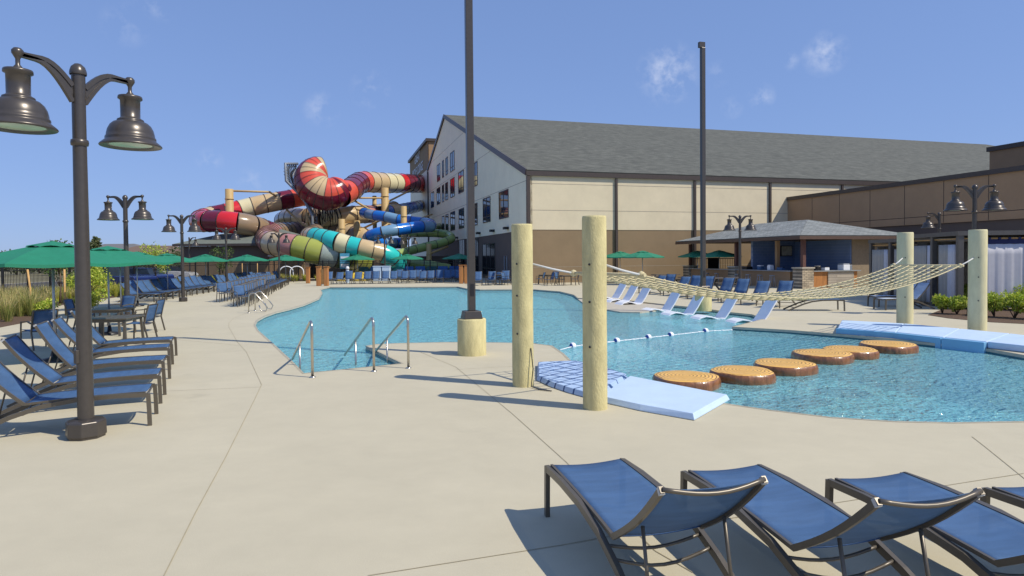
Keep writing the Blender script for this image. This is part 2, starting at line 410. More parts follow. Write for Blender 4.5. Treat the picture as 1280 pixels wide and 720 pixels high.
# deck control joints
def strip(pts, w, z, name, m):
    pts = [V((p.x, p.y, z)) for p in pts]; mb = MB()
    for i in range(len(pts)-1):
        t = (pts[i+1]-pts[i]).normalized(); s = V((-t.y, t.x, 0))*w/2
        mb.quad(pts[i]-s, pts[i+1]-s, pts[i+1]+s, pts[i]+s)
    return struct(mb.build(name, m))
M_joint = mat('joint_groove', (.36, .31, .20), .9)
for J in ([(205, 720), (245, 640), (283, 570), (318, 500), (327, 481), (308, 440), (297, 428), (286, 409), (286, 404), (292, 398), (318, 387)],
          [(525, 440), (570, 459), (600, 484), (640, 517), (707, 577), (760, 630), (819, 689), (866, 716)],
          [(1215, 546), (1233, 560), (1280, 598), (1400, 690)],
          [(460, 720), (700, 682), (800, 664), (1000, 636), (1215, 602), (1280, 592)],
          [(205, 489), (327, 484)], [(215, 424), (300, 432)],
          [(570, 462), (640, 458), (668, 466)]):
    strip([G(*p) for p in J], .008, .004, 'deck_joint', M_joint)

# ------------------------------------------------------------------ loungers
GL = 'blue sling loungers around the pool'
def make_lounger(ang, fab=None, name='sun_lounger', far=False, L=.80, frame_m=None):
    fab = fab or M_fab; fm = frame_m or M_bronze
    t = empty(name, label='blue sling lounger', cat='sun lounger', group=GL)
    W = .32; nf = 1 if far else 2
    rail = [(0, .385), (.35, .40), (.75, .392), (1.1, .345), (1.4, .25), (1.7, .12), (1.93, .012)]
    mb = MB()
    for s in (-1, 1): mb.rect([(x, s*W, z) for x, z in rail], (0, 1, 0), .032, .052)
    # curved cross bars (they bow downwards in the middle)
    def bar(x, z, dip, r=.011):
        k = 3 if far else 8
        mb.tube([(x, -W+2*W*i/k, z-dip*math.sin(math.pi*i/k)) for i in range(k+1)], r, 4 if far else 8)
    bar(.03, .395, .03, .014); bar(1.22, .315, .05); bar(1.34, .285, .07); bar(1.70, .115, 0, .014)
    mb.build('frame', fm, t)
    for s in (-1, 1):
        MB().rect([(-.012, s*W, 0), (-.008, s*W, .2), (0, s*W, .40)], (0, 1, 0), .034, .048).build('leg', fm, t)
    # seat sling: slim side rails and fabric that sags between them
    mb = MB(); sx0, sx1 = .03, 1.28
    def zs(u): return .412+.006*math.sin(math.pi*u)-.03*u*u
    if not far:
        for s in (-1, 1): mb.rect([(sx0+(sx1-sx0)*i/8, s*.292, zs(i/8)) for i in range(9)], (0, 1, 0), .02, .026)
        mb.build('seat_frame', fm, t)
    mb = MB(); mb.grid(lambda u, v: (sx0+(sx1-sx0)*u, -.285+.57*v, zs(u)+.006-.018*math.sin(math.pi*v)), 6 if far else 14, 3 if far else 10)
    mb.build('seat_sling', fab, t, solid=.004)
    # backrest
    ca, sa = math.cos(ang), math.sin(ang)
    def bp(u, y, off=0):
        d = u*L; sag = -.03*math.sin(math.pi*u)+off
        return (1.27+d*ca-sag*sa, y, .385+d*sa+sag*ca)
    bk = MB(); K = 3 if far else 8
    for s in (-1, 1): bk.rect([bp(i/K, s*.292) for i in range(K+1)], (0, 1, 0), .024, .036)
    k = 4 if far else 10
    bk.tube([bp(1, -.29+.58*i/k, -.045*math.sin(math.pi*i/k)) for i in range(k+1)], .013, 4 if far else 8)
    bf = bk.build('backrest_frame', fm, t)
    mb = MB(); mb.grid(lambda u, v: bp(.01+.97*u, -.285+.57*v, -.018*math.sin(math.pi*v)+.006), 4 if far else 12, 3 if far else 10)
    mb.build('backrest_sling', fab, t, solid=.004)
    if not far:
        for s in (-1, 1):
            MB().tube([bp(.45, s*.25, -.02), (1.68, s*.25, .115)], .011, 8).build('support_strut', fm, t)
            MB().box(bp(.98, s*.292), (.022, .028, .040), rot=Matrix.Rotation(-ang, 3, 'Y')).build('end_cap', mat('end_cap', (.4, .41, .42), .5), t)
    return t
def head_rz(d): return math.atan2(d[1], d[0])

# foreground right (backs towards the camera, heads near the camera)
pf = Proto(make_lounger(rad(39)))
names = ['blue lounger with its back towards the camera, leftmost of the foreground row', 'blue lounger in the foreground, second from the left, partly behind the leftmost backrest',
         'blue lounger in the foreground, third from the left, cut off at the lower right', 'blue lounger at the right frame edge with only its foot end showing']
fg = [((684, 583), (.235, -.972)), ((855, 590), (.205, -.98)), ((1037, 600), (.20, -.98)), ((1232, 611), (.19, -.98))]
for (p, d), nm in zip(fg, names):
    q = G(p[0], p[1], .40); d = V((d[0], d[1], 0)).normalized(); rz = head_rz(d); side = V((-d.y, d.x, 0))
    c = V((q.x, q.y, 0)) + side*.32      # p is the foot corner on the left of the picture
    pf.put((c.x, c.y, 0), rz, nm, 'blue loungers in the right foreground')
# left foreground
pl = Proto(make_lounger(rad(50), L=.84))
pl2 = Proto(make_lounger(rad(56), L=.84))
dL = V((-.92, -.39, 0)).normalized(); sL = V((-dL.y, dL.x, 0))
lab = ['blue lounger nearest the camera on the left, behind the tall twin lamp post', 'blue lounger second from the camera in the left cluster', 'blue lounger third from the camera in the left cluster, back raised',
       'blue lounger fourth from the camera in the left cluster', 'blue lounger farthest of the left cluster, beside the patio tables']
for i, (px, py) in enumerate([(186, 532), (199, 504.5), (205, 482), (211, 462), (215, 450)]):
    q = G(px, py); c = V((q.x, q.y, 0)) + sL*(-.32)
    (pl if i in (0, 1, 3) else pl2).put((c.x, c.y, 0), head_rz(dL)+rad([0, 1, -1.5, 1, -2][i]), lab[i], 'blue loungers in the left foreground cluster')
# rows of far loungers
pfar = [Proto(make_lounger(rad(a), far=True)) for a in (52, 46, 58)]
def row(p0, p1, n, d, label, group, jit=.06, bend=0, protos=None):
    protos = protos or pfar
    for i in range(n):
        t = i/(n-1) if n > 1 else 0
        p = V((p0[0]+(p1[0]-p0[0])*t, p0[1]+(p1[1]-p0[1])*t, 0))
        nv = V((-(p1[1]-p0[1]), p1[0]-p0[0], 0)).normalized()
        p += nv*bend*4*t*(1-t)
        dd = d[0]+(d[1]-d[0])*t if isinstance(d[0], float) else d
        o = R_.choice(protos).put((p.x+R_.uniform(-jit, jit), p.y+R_.uniform(-jit, jit)*.5, 0), rad(dd)+R_.uniform(-.05, .05), label % nth(i+1), group)
row((-17.6, 31.3), (-19.8, 56.5), 26, (176.0, 164.0), '%s blue lounger from the near end of the row along the grass bed', 'blue loungers along the grass bed', bend=.9)
row((-14.4, 37.2), (-18.4, 51.5), 15, (176.0, 165.0), '%s blue lounger from the near end of the poolside row beyond the chairs', 'blue loungers in the poolside row on the left')
row((-15.0, 51.2), (-4.6, 52.6), 15, (97.0, 92.0), '%s blue lounger from the left, front row behind the far pool end', 'blue loungers behind the far pool end')
row((-10.0, 55.6), (-4.6, 55.9), 8, (92.0, 92.0), '%s blue lounger from the left, back row behind the far pool end', 'blue loungers behind the far pool end')
row((7.3, 35.0), (10.0, 24.6), 9, (42.0, 50.0), '%s blue lounger from the far end of the row before the bar hut', 'blue loungers between net and bar hut', jit=.1)
row((-2.6, 46.4), (-.6, 46.9), 3, (90.0, 84.0), '%s blue lounger from the left between the tall pole and the left wooden post'.replace('wooden post', 'net post'), 'blue loungers by the brown gable wall')
fl = Proto(make_lounger(rad(6), far=True))
q = G(1051, 388); fl.put((q.x, q.y, 0), rad(172), 'bare lounger lying flat in front of the bar hut, its foot towards the right', 'blue loungers between net and bar hut')
pc = Proto(make_lounger(rad(50), fab=M_fab2, far=True))
for k, (p, l_) in enumerate([((1100, 387), 'pale lounger nearer the camera in front of the curtained cabana'), ((1092, 383), 'pale lounger behind another pale one, in front of the curtained cabana')]):
    q = G(*p); pc.put((q.x, q.y, 0), rad(6), l_, 'pale loungers by the cabana')

# in-pool white loungers
def make_white():
    t = empty('pool_lounger', label='white', cat='pool lounger', group='white in-pool loungers on the ledge')
    path = [(-.95, -.02), (-.8, .10), (-.6, .155), (-.4, .13), (-.15, .045), (.0, .03), (.1, .08), (.25, .28), (.42, .55), (.58, .80), (.63, .86)]
    W = .34
    mb = MB(); n = len(path); vs = []
    for (x, z) in path:
        pass
    th = .045; up = []; lo = []
    for i, (x, z) in enumerate(path):
        a = path[max(i-1, 0)]; b = path[min(i+1, n-1)]; tx, tz = b[0]-a[0], b[1]-a[1]; L = math.hypot(tx, tz); nx, nz = -tz/L, tx/L
        up.append((x+nx*th/2, z+nz*th/2)); lo.append((x-nx*th/2, z-nz*th/2))
    prof = up[:8]; prl = lo[:8]
    for seg, nm in (((0, 7), 'seat'), ((6, n-1), 'backrest')):
        mb = MB(); i0, i1 = seg
        loop = up[i0:i1+1]+list(reversed(lo[i0:i1+1])); m_ = len(loop)
        vs = [(x, -W, z) for x, z in loop]+[(x, W, z) for x, z in loop]
        k = i1-i0+1; fs = []
        for i in range(m_): fs.append((i, (i+1) % m_, m_+(i+1) % m_, m_+i))
        for i in range(k-1):
            fs.append((i, i+1, m_-2-i, m_-1-i)); fs.append((m_+i, m_+m_-1-i, m_+m_-2-i, m_+i+1))
        mb.add(vs, fs, 0, False)
        if nm == 'backrest' : mb.v = [V((v.x+.004, v.y*.995, v.z)) for v in mb.v]
        mb.build(nm, M_white, t, bevel=.012)
    mb = MB(); mb.box((-.1, 0, -.10), (.5, .5, .22)); mb.build('foot_block', M_white, t)
    return t
pw = Proto(make_white())
for i, (x, y, r) in enumerate([(5.0, 31.2, 20), (5.25, 29.6, 18), (5.5, 28.0, 18), (6.0, 25.0, 16), (6.45, 23.4, 14), (7.1, 21.8, 10), (7.9, 20.5, 6)]):
    pw.put((x, y, -.08 if i < 3 else -.16), rad(r), '%s white moulded lounger from the left on the shallow pool ledge' % nth(i+1))

# ------------------------------------------------------------------ lamps
def make_lamp(arms=2, name='lamp_post'):
    t = empty(name, label='x', cat='street lamp', group='bell shaped lamp posts around the pool')
    MB().lathe([(.085, .1), (.082, 1), (.075, 2.4), (.07, 3.5), (.07, 4.22)], n=20).build('pole', M_pole, t)
    MB().lathe([(0, .215), (.12, .215), (.19, .205), (.205, .19), (.21, .03), (.195, .022), (.195, 0)], n=8, smooth=False).build('base_cover', M_pole, t, bevel=.01)
    MB().lathe([(.071, 3.38), (.088, 3.39), (.092, 3.42), (.088, 3.45), (.071, 3.46)], n=20).build('collar', M_pole, t)
    MB().lathe([(.085, 4.2), (.088, 4.215), (.085, 4.24), (.083, 4.25), (.07, 4.29), (.035, 4.325), (0, 4.335)], n=20).build('finial', M_pole, t)
    MB().box((-.085, 0, .95), (.05, .06, .16)).build('junction_box', M_pole, t, bevel=.01)
    for s in ((1, -1) if arms == 2 else (1,)):
        mb = MB(); K = 10; top = []; bot = []
        for i in range(K+1):
            u = i/K; x = .07+.53*u
            zt = 4.08+.22*math.sin(min(u*1.7, 1)*math.pi/2)-.03*max(0, u-.6)
            zb = 3.86+.36*math.sin(min(u*1.45, 1)*math.pi/2)+.02*u
            top.append(zt); bot.append(min(zb, zt-.045))
            for (yy) in (-1, 1): pass
        for off, hw in ((0, .016), (1, .03), (2, .022)):
            pts = [(s*(.07+.53*i/K), 0, top[i]-.02 if off == 0 else (bot[i]+.02 if off == 1 else (top[i]*.5+bot[i]*.5))) for i in range(K+1)]
            mb.rect(pts, (0, 1, 0), [.05, .05, .028][off], [.05, .04, .05][off])
        vs = []; fs = []
        for i in range(K+1):
            x = s*(.07+.53*i/K); vs += [(x, -.012, top[i]-.02), (x, .012, top[i]-.02), (x, -.012, bot[i]+.02), (x, .012, bot[i]+.02)]
        for i in range(K): fs += [(4*i, 4*i+4, 4*i+6, 4*i+2), (4*i+1, 4*i+3, 4*i+7, 4*i+5)]
        mb.add(vs, fs); mb.build('arm', M_pole, t)
        hx = s*.62; hz = 4.28
        pr = [(0, .055), (.035, .045), (.055, .02), (.055, -.01), (.035, -.045), (.022, -.07), (.022, -.13), (.045, -.16), (.05, -.175), (.13, -.185), (.135, -.2), (.135, -.22), (.11, -.235), (.108, -.45), (.125, -.465), (.145, -.475), (.15, -.49),
              (.145, -.5), (.19, -.515), (.225, -.55), (.25, -.60), (.262, -.65), (.266, -.69), (.276, -.695), (.28, -.715), (.275, -.73), (.285, -.74), (.335, -.785), (.345, -.80), (.338, -.81), (.27, -.795), (.262, -.80), (.235, -.79)]
        h = MB().lathe(pr, (hx, 0, hz), n=32).build('lamp_shade', M_pole, t)
        MB().lathe([(.236, -.789), (.15, -.797), (0, -.80)], (hx, 0, hz), n=32).build('lens', M_lens, h)
    return t
P2 = Proto(make_lamp(2)); P1 = Proto(make_lamp(1, 'single_lamp_post'))
q = G(108, 546); P2.put((q.x, q.y, 0), math.atan2(.53, .24), 'tall bronze twin bell lamp nearest the camera on the left')
def lampat(px, top, rz, lab, P=P2, Y=None):
    H = 322-.0087*(px-640)
    Y = Y or (4.33-CAMZ)*F/(H-top)
    q = D(px, H, Y); P.put((q.x, q.y, 0), rz, lab)
lampat(158, 244, rad(-4), 'twin bell lamp post behind the patio tables, second from the camera on the left')
lampat(228, 270, rad(4), 'twin bell lamp post on open deck beside the lounger row, left of the red slide', Y=31.5)
lampat(283, 284.5, rad(8), 'twin bell lamp post beneath the leftmost red slide bend')
lampat(349, 291, rad(5), 'twin bell lamp post before the round tan slide tube')
lampat(426, 296, rad(0), 'twin bell lamp post before the turquoise slide tube', Y=62)
lampat(481, 293, rad(0), 'twin bell lamp post before the lowest blue slide bend', Y=60)
lampat(511, 294.5, rad(0), 'twin bell lamp post right of the blue slide, before the green slide', Y=63)
lampat(925, 269, rad(5), 'twin bell lamp post in front of the bar hut roof')
lampat(1218, 231, rad(-3), 'twin bell lamp post rising above the curtained cabana')
lampat(237, 294, 0, 'single bell lamp left of the brown pump house', P1, 62)
lampat(260, 297, 0, 'single bell lamp in front of the brown pump house roof', P1, 68)
lampat(1174, 265.5, math.pi, 'single bell lamp between bar hut and cabana against the brown building', P1)

# tall square poles on round pedestals
def tall_pole(px, py, lab):
    q = G(px, py); t = empty('floodlight_pole', (q.x, q.y, 0), rad(16), lab, 'light pole', 'tall square poles on round pedestals')
    MB().lathe([(.305, 0), (.305, .74), (.29, .765), (0, .77)], n=40).build('pedestal', M_concrete_post, t)
    mb = MB(); s0, s1 = .2, .17
    mb.add([(-s0, -s0, .77), (s0, -s0, .77), (s0, s0, .77), (-s0, s0, .77), (-s1, -s1, .93), (s1, -s1, .93), (s1, s1, .93), (-s1, s1, .93)],
           [(0, 1, 5, 4), (1, 2, 6, 5), (2, 3, 7, 6), (3, 0, 4, 7), (4, 5, 6, 7), (0, 3, 2, 1)])
    mb.build('base_cover', M_pole, t, bevel=.01)
    MB().bbox(-.075, .075, -.075, .075, .93, 9.75).build('pole', M_pole, t, bevel=.008)
    MB().bbox(-.04, .04, -.083, -.075, 1.25, 1.5).build('access_plate', M_dark, t)
    MB().bbox(-.16, .075, -.06, .06, 9.75, 9.95).build('cap', M_pole, t)
    return t
tall_pole(590, 443, 'tall square lamp pole running out of the frame top, on a round tan pedestal')
tall_pole(879, 388.5, 'complete tall square pole on a round tan pedestal behind the cargo net')

# ------------------------------------------------------------------ net posts, net
posts = []
for px, py, r, h, m, lab in ((744, 512, .165, 2.6, M_concrete_post, 'thick round tan post nearest the camera, standing on the blue pad edge'), (654, 484, .17, 2.58, M_concrete_post, 'thick round tan post left of the blue tiled pad'),
                          (1131, 410.5, .205, 2.66, M_postpale, 'pale green round post left of the pair behind the blue platform'), (1221.5, 418.5, .205, 2.66, M_postpale, 'pale green round post right of the pair behind the blue platform')):
    q = G(px, py-2); t = empty('net_post', (q.x, q.y, 0), 0, lab, 'post', 'round posts holding the cargo net')
    mb = MB(); n_ = 32
    prof = [(r*1.0, 0), (r*1.01, .4), (r*.985, 1.2), (r, 2.0), (r*.995, h-.03), (r*.95, h), (0, h+.004)]
    mb.lathe(prof, n=n_); mb.build('shaft', m, t)
    for z in (.85, 1.45, 1.95):
        MB().lathe([(0, 0), (.012, 0), (.016, -.006), (.016, -.02)], (-.55*r, -.835*r-.014, z), n=10, axis=(-.55, -.83, 0)).build('bolt', M_dark, t)
    posts.append((q, t))
A2, A1, B1, B2 = [p[0] for p in posts]   # near-right post, near-left post, far-left, far-right
t = empty('cargo_net_bridge', (A1.x, A1.y, 0), 0, 'sagging cream rope cargo net strung over the pool between four posts', 'cargo net')
off = V((A1.x, A1.y, 0))
za = 1.93
def edge(P, Q, u, w=0):
    return V((P.x+(Q.x-P.x)*u, P.y+(Q.y-P.y)*u, 0))
U0, U1 = .075, .935
def netpt(u, v):       # u along, v across (0 = side of left posts)
    s = (u-U0)/(U1-U0); P = edge(A1, B1, u).lerp(edge(A2, B2, u), v)
    z = 1.78-.56*4*s*(1-s)*(1 - .05*s) - .07*math.sin(math.pi*v)*min(1, 6*s*(1-s))
    z -= .03*s
    inset = .06
    c = edge(A1, B1, u).lerp(edge(A2, B2, u), .5)
    P = c+(P-c)*(.90)
    return V((P.x, P.y, z))-off
NL = 8
for j in range(NL+1):
    MB().tube([netpt(U0+(U1-U0)*i/60, j/NL) for i in range(61)], .012, 6).build('long_rope', M_rope, t)
NC = 46
for i in range(1, NC):
    u = U0+(U1-U0)*i/NC
    mb = MB(); mb.tube([netpt(u, k/16)+V((0, 0, .006)) for k in range(17)], .0105, 6)
    for j in range(NL+1):
        p = netpt(u, j/NL); mb.lathe([(0, -.024), (.017, -.016), (.023, 0), (.017, .016), (0, .024)], p, 6)
    mb.build('cross_rope', M_rope, t)
for u in (U0, U1):
    a_, b_ = netpt(u, -.05), netpt(u, 1.05)
    MB().tube([a_, b_], .028, 10).build('spreader_bar', M_rope, t)
for (Pp, vv, u, un) in ((A1, 0, U0, 1), (A2, 1, U0, 1), (B1, 0, U1, -1), (B2, 1, U1, -1)):
    e = netpt(u, vv); p = V((Pp.x, Pp.y, 1.95))-off; dirv = (e-p).normalized(); dirv.z = 0
    p = p + dirv*.17
    MB().tube([p, p.lerp(e, .5)+V((0, 0, -.01)), e], .016, 8).build('tie_rope', mat('tie_rope', (.55, .56, .56), .7), t)
    MB().lathe([(0, -.06), (.045, -.04), (.06, 0), (.045, .04), (0, .06)], e, 10).build('rope_knot', M_rope, t)
# short tie rope at left post base
q = G(664, 484); tag(MB().tube([q+V((.0, 0, .62)), q+V((.03, -.05, .3)), q+V((.0, -.05, .02)), q+V((.12, -.25, .015)), q+V((.3, -.36, .015))], .009, 6).build('slack_cord', M_dark), 'thin dark cord hanging beside the left tan post and trailing on the deck', 'cord')

# ------------------------------------------------------------------ blue pads
def smooth_poly(pts): return [V((p.x, p.y, 0)) for p in pts]
t = empty('foam_pad', tuple(G(780, 490)), 0, 'light blue foam pad with navy grid on its left half, beside two tan posts', 'pool pad')
o0 = G(780, 490)
top_in = [G(*p) for p in [(672, 457.5), (720, 455.5), (750, 462), (785, 473.5)]]; top_out = [G(*p) for p in [(671, 476), (688, 484), (712, 492), (745, 501)]]
def slab(name, inner, outer, m, z0, z1, bev=.04):
    poly = [p-o0 for p in outer]+[p-o0 for p in reversed(inner)]
    c = sum((V((p.x, p.y, 0)) for p in poly), V())/len(poly)
    mb = MB(); n = len(poly); q = []
    for p in poly:
        d = V((c.x-p.x, c.y-p.y, 0)); d = d.normalized()*bev if d.length > 0 else d; q.append(p+d)
    vs = [V((p.x, p.y, z0)) for p in poly]+[V((p.x, p.y, z0+.015)) for p in poly]+[V((p.x, p.y, z1)) for p in q]
    fs = [tuple(reversed(range(n))), tuple(range(2*n, 3*n))]
    for L_ in (0, 1):
        for i in range(n): fs.append((L_*n+i, L_*n+(i+1) % n, (L_+1)*n+(i+1) % n, (L_+1)*n+i))
    mb.add(vs, fs); return mb.build(name, m, t, bevel=.006)
slab('tiled_section', top_in, top_out, M_padtile, .004, .085)
in2 = [G(*p) for p in [(787, 475.5), (830, 484), (912, 500.5)]]; out2 = [G(*p) for p in [(747, 502), (800, 514), (868, 526)]]
slab('plain_section', in2, out2, M_bluepad, .004, .085)
# far platform
o1 = G(1140, 415)
t = empty('pool_platform', tuple(o1), 0, 'blue foam covered platform at the far pool edge, before the pale posts', 'pool pad')
back = [G(*p) for p in [(1052, 406.5), (1130, 411), (1200, 418), (1262, 424.5), (1330, 433)]]
frontp = [G(*p) for p in [(1047, 416.5), (1120, 422.5), (1180, 429.5), (1234, 435.5), (1290, 442)]]
for i in range(4):
    poly = [frontp[i]-o1, frontp[i+1]-o1, back[i+1]-o1, back[i]-o1]
    mb = MB(); d = (poly[1]-poly[0]).normalized()*.004
    poly = [poly[0]+d, poly[1]-d, poly[2]-d, poly[3]+d]
    mb.prism(poly, .004, .15); mb.build('top_panel', M_bluepad, t, bevel=.02)
    if i < 3:
        a_, b_ = poly[0]-V((0, 0, 0)), poly[1]; nn = V(((b_-a_).y, -(b_-a_).x, 0)).normalized()*.12
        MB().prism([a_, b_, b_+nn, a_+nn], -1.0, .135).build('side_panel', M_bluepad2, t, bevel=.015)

# stumps
st = [(858, 469.5), (928, 462.5), (980, 453), (1028, 440.5), (1063, 435.5), (1110, 429)]
wid = [86, 81, 78, 74, 66, 68]
nm = ['nearest the blue tiled pad', 'second from the blue tiled pad', 'third from the blue tiled pad', 'fourth from the blue tiled pad', 'second from the far platform', 'nearest the far blue platform']
def stump(i, px, py, w):
    q = G(px, py, .06); r = w*q.y/F/2*.95
    t = empty('floating_stump', (q.x, q.y, 0), R_.uniform(0, 6), 'round tree stump float with orange ringed top, '+nm[i], 'pool float', 'tree stump stepping floats crossing the pool')
    n_ = 48; ph = R_.uniform(0, 6)
    def rr(k): a = 2*math.pi*k/n_; return 1+.025*math.sin(3*a+ph)+.02*math.sin(5*a+2*ph)
    mb = MB(); prof = [(.95, .052), (.985, .035), (1.01, -.01), (1.015, -.06), (1.0, -.14), (.93, -.20), (.5, -.22), (0, -.22)]
    for (rad_, z) in prof:
        for k in range(n_):
            a = 2*math.pi*k/n_; R2 = rad_*r*rr(k)*(1+.012*math.sin(17*a) if z < .03 and z > -.2 else 1); mb.v.append(V((R2*math.cos(a), R2*math.sin(a), z)))
    for L_ in range(len(prof)-1):
        for k in range(n_): mb.f.append([L_*n_+k, L_*n_+(k+1) % n_, (L_+1)*n_+(k+1) % n_, (L_+1)*n_+k]); mb.m.append(0); mb.sm.append(True)
    mb.build('bark_side', M_bark, t)
    mb = MB(); prof = [(.95, .052), (.91, .062), (.6, .066), (0, .068)]
    for (rad_, z) in prof:
        for k in range(n_): a = 2*math.pi*k/n_; mb.v.append(V((rad_*r*rr(k)*math.cos(a), rad_*r*rr(k)*math.sin(a), z)))
    for L_ in range(3):
        for k in range(n_): mb.f.append([L_*n_+k, L_*n_+(k+1) % n_, (L_+1)*n_+(k+1) % n_, (L_+1)*n_+k]); mb.m.append(0); mb.sm.append(True)
    mb.build('ringed_top', M_rings, t)
for i in range(6): stump(i, *st[i], wid[i])

# lane rope
buoys = [(716, 433.5), (771, 427), (810.5, 422.5), (838.5, 419.5), (882, 414.5)]
bp_ = [G(x, y, WZ) for x, y in buoys]; q0 = bp_[0]
t = empty('float_rope', tuple(q0), 0, 'floating lane rope with blue and white buoys crossing the pool', 'lane rope')
start = G(700, 438, WZ); endp = G(955, 411, WZ)
line = [start]+bp_+[endp]
MB().tube([p-q0+V((0, 0, .01)) for p in line], .012, 6).build('rope', M_white, t)
M_buoyb = mat('buoy_blue', (.01, .06, .30), .3)
for p in bp_:
    r = .085; pr = [(r*math.cos(a), r*math.sin(a)) for a in [math.pi/2-math.pi*i/10 for i in range(11)]]
    MB().lathe(pr, p-q0+V((0, 0, .02)), 16, axis=(.8, .5, 0), mis=lambda i, k: 0 if 3 <= i <= 6 else 1).build('buoy', [M_white, M_buoyb], t)
for i in range(1, len(line)-1):
    a_, b_ = line[i]-q0, line[i+1]-q0; L_ = (b_-a_).length; k = int(L_/.28)
    for j in range(1, min(k, 12)):
        p = a_.lerp(b_, j/k); dd = (b_-a_).normalized()
        MB().tube([p-dd*.05+V((0, 0, .012)), p+dd*.05+V((0, 0, .012))], .015, 8).build('small_float', M_white, t)

# ------------------------------------------------------------------ rails
def rail(px, py, lab, d, mid=1.45, end=2.5, H=.97):
    q = G(px, py); t = empty('stair_handrail', (q.x, q.y, 0), head_rz(d), lab, 'handrail', 'steel handrails at the pool steps')
    pts = [(0, 0, 0), (0, 0, H-.16)]
    for i in range(1, 7):
        a = i/6*rad(118); pts.append((.11-.11*math.cos(a), 0, H-.12+.11*math.sin(a)))
    x0, _, z0 = pts[-1]; sl = .42
    pts += [(x0+.3, 0, z0-.3*sl), (mid, 0, z0-(mid-x0)*sl), (end, 0, z0-(end-x0)*sl)]
    MB().tube(pts, .024, 12).build('rail', M_steel, t)
    MB().tube([(mid, 0, z0-(mid-x0)*sl), (mid, 0, -.6)], .02, 10).build('support_post', M_steel, t)
    MB().lathe([(.055, 0), (.055, .012), (.028, .025)], n=16).build('flange', M_steel, t)
dR = (-.45, .893)
rail(390.7, 471.8, 'steel handrail leftmost of the three at the pool steps', dR)
rail(467.5, 464.3, 'steel handrail in the middle of the pool steps', dR)
rail(510.6, 460.4, 'steel handrail rightmost of the three at the pool steps', dR)
for px, py, lab in ((311, 391.5, 'looped steel grab rail nearer the camera at the left pool edge'), (319, 388.6, 'looped steel grab rail farther of the pair at the left pool edge')):
    q = G(px, py); t = empty('grab_rail', (q.x, q.y, 0), rad(10), lab, 'grab rail', 'looped steel grab rails')
    pts = [(0, 0, 0), (0, 0, .62)]+[(.16-.16*math.cos(a), 0, .62+.16*math.sin(a)) for a in [rad(x) for x in (30, 60, 90, 120)]]+[(.5, 0, .45), (.68, 0, .2), (.62, 0, .06), (.45, 0, .08), (.38, 0, .3)]
    MB().tube(pts, .022, 10).build('loop', M_steel, t); MB().lathe([(.06, 0), (.06, .02), (.03, .03)], n=12).build('flange', M_steel, t)

# ------------------------------------------------------------------ umbrellas
def make_umb():
    t = empty('patio_umbrella', label='x', cat='umbrella', group='green patio umbrellas')
    Rr, zr, zt, N = 1.6, 2.02, 2.44, 8
    mb = MB(); K = 5; vs = []
    def z(u): return zr+(zt-zr)*(1-u)**1.0+.02*math.sin(math.pi*u)
    def ring(u, sub=4):
        out = []
        for k in range(N*sub):
            a0 = (k//sub)*2*math.pi/N; f = (k % sub)/sub; P = V((math.cos(a0), math.sin(a0), 0)); Q = V((math.cos(a0+2*math.pi/N), math.sin(a0+2*math.pi/N), 0))
            p = P.lerp(Q, f)*Rr*u; out.append((p.x, p.y, z(u)-.03*u*math.sin(math.pi*f)))
        return out
    us = [.22, .4, .6, .8, 1.0]; n_ = N*4
    for u in us: vs += ring(u)
    vs += [(x, y, zz-.06) for x, y, zz in ring(1.003)]
    fs = [(i*n_+k, i*n_+(k+1) % n_, (i+1)*n_+(k+1) % n_, (i+1)*n_+k) for i in range(len(us)) for k in range(n_)]
    mb.add(vs, fs); mb.build('canopy', M_green, t, solid=.006)
    mb = MB(); vs = [(0, 0, zt+.03)]
    for k in range(n_):
        a0 = (k//4)*2*math.pi/N; f = (k % 4)/4; P = V((math.cos(a0), math.sin(a0), 0)); Q = V((math.cos(a0+2*math.pi/N), math.sin(a0+2*math.pi/N), 0)); p = P.lerp(Q, f)*.46
        vs.append((p.x, p.y, zt-.095+.03*math.sin(math.pi*f)))
    mb.add(vs, [(0, 1+k, 1+(k+1) % n_) for k in range(n_)]); mb.build('vent', M_green, t, solid=.006)
    MB().tube([(0, 0, .05), (0, 0, 2.4)], .024, 10).build('pole', M_galv, t)
    MB().lathe([(.045, 1.9), (.05, 1.93), (.05, 2.03), (.03, 2.06)], n=12).build('hub', M_dark, t)
    MB().tube([(.03, 0, 1.98), (.13, 0, 1.98)], .035, 8).build('crank', M_dark, t)
    for k in range(8):
        a = k*2*math.pi/8; c, s = math.cos(a), math.sin(a)
        mb = MB(); mb.tube([(.05*c, .05*s, 2.36), (1.57*c, 1.57*s, 2.0)], .009, 4); mb.tube([(.05*c, .05*s, 2.0), (.75*c, .75*s, 2.19)], .008, 4); mb.build('rib', M_galv, t)
    MB().lathe([(.26, 0), (.26, .05), (.06, .09), (.04, .25), (0, .25)], n=20).build('base', M_dark, t)
    return t
PU = Proto(make_umb())
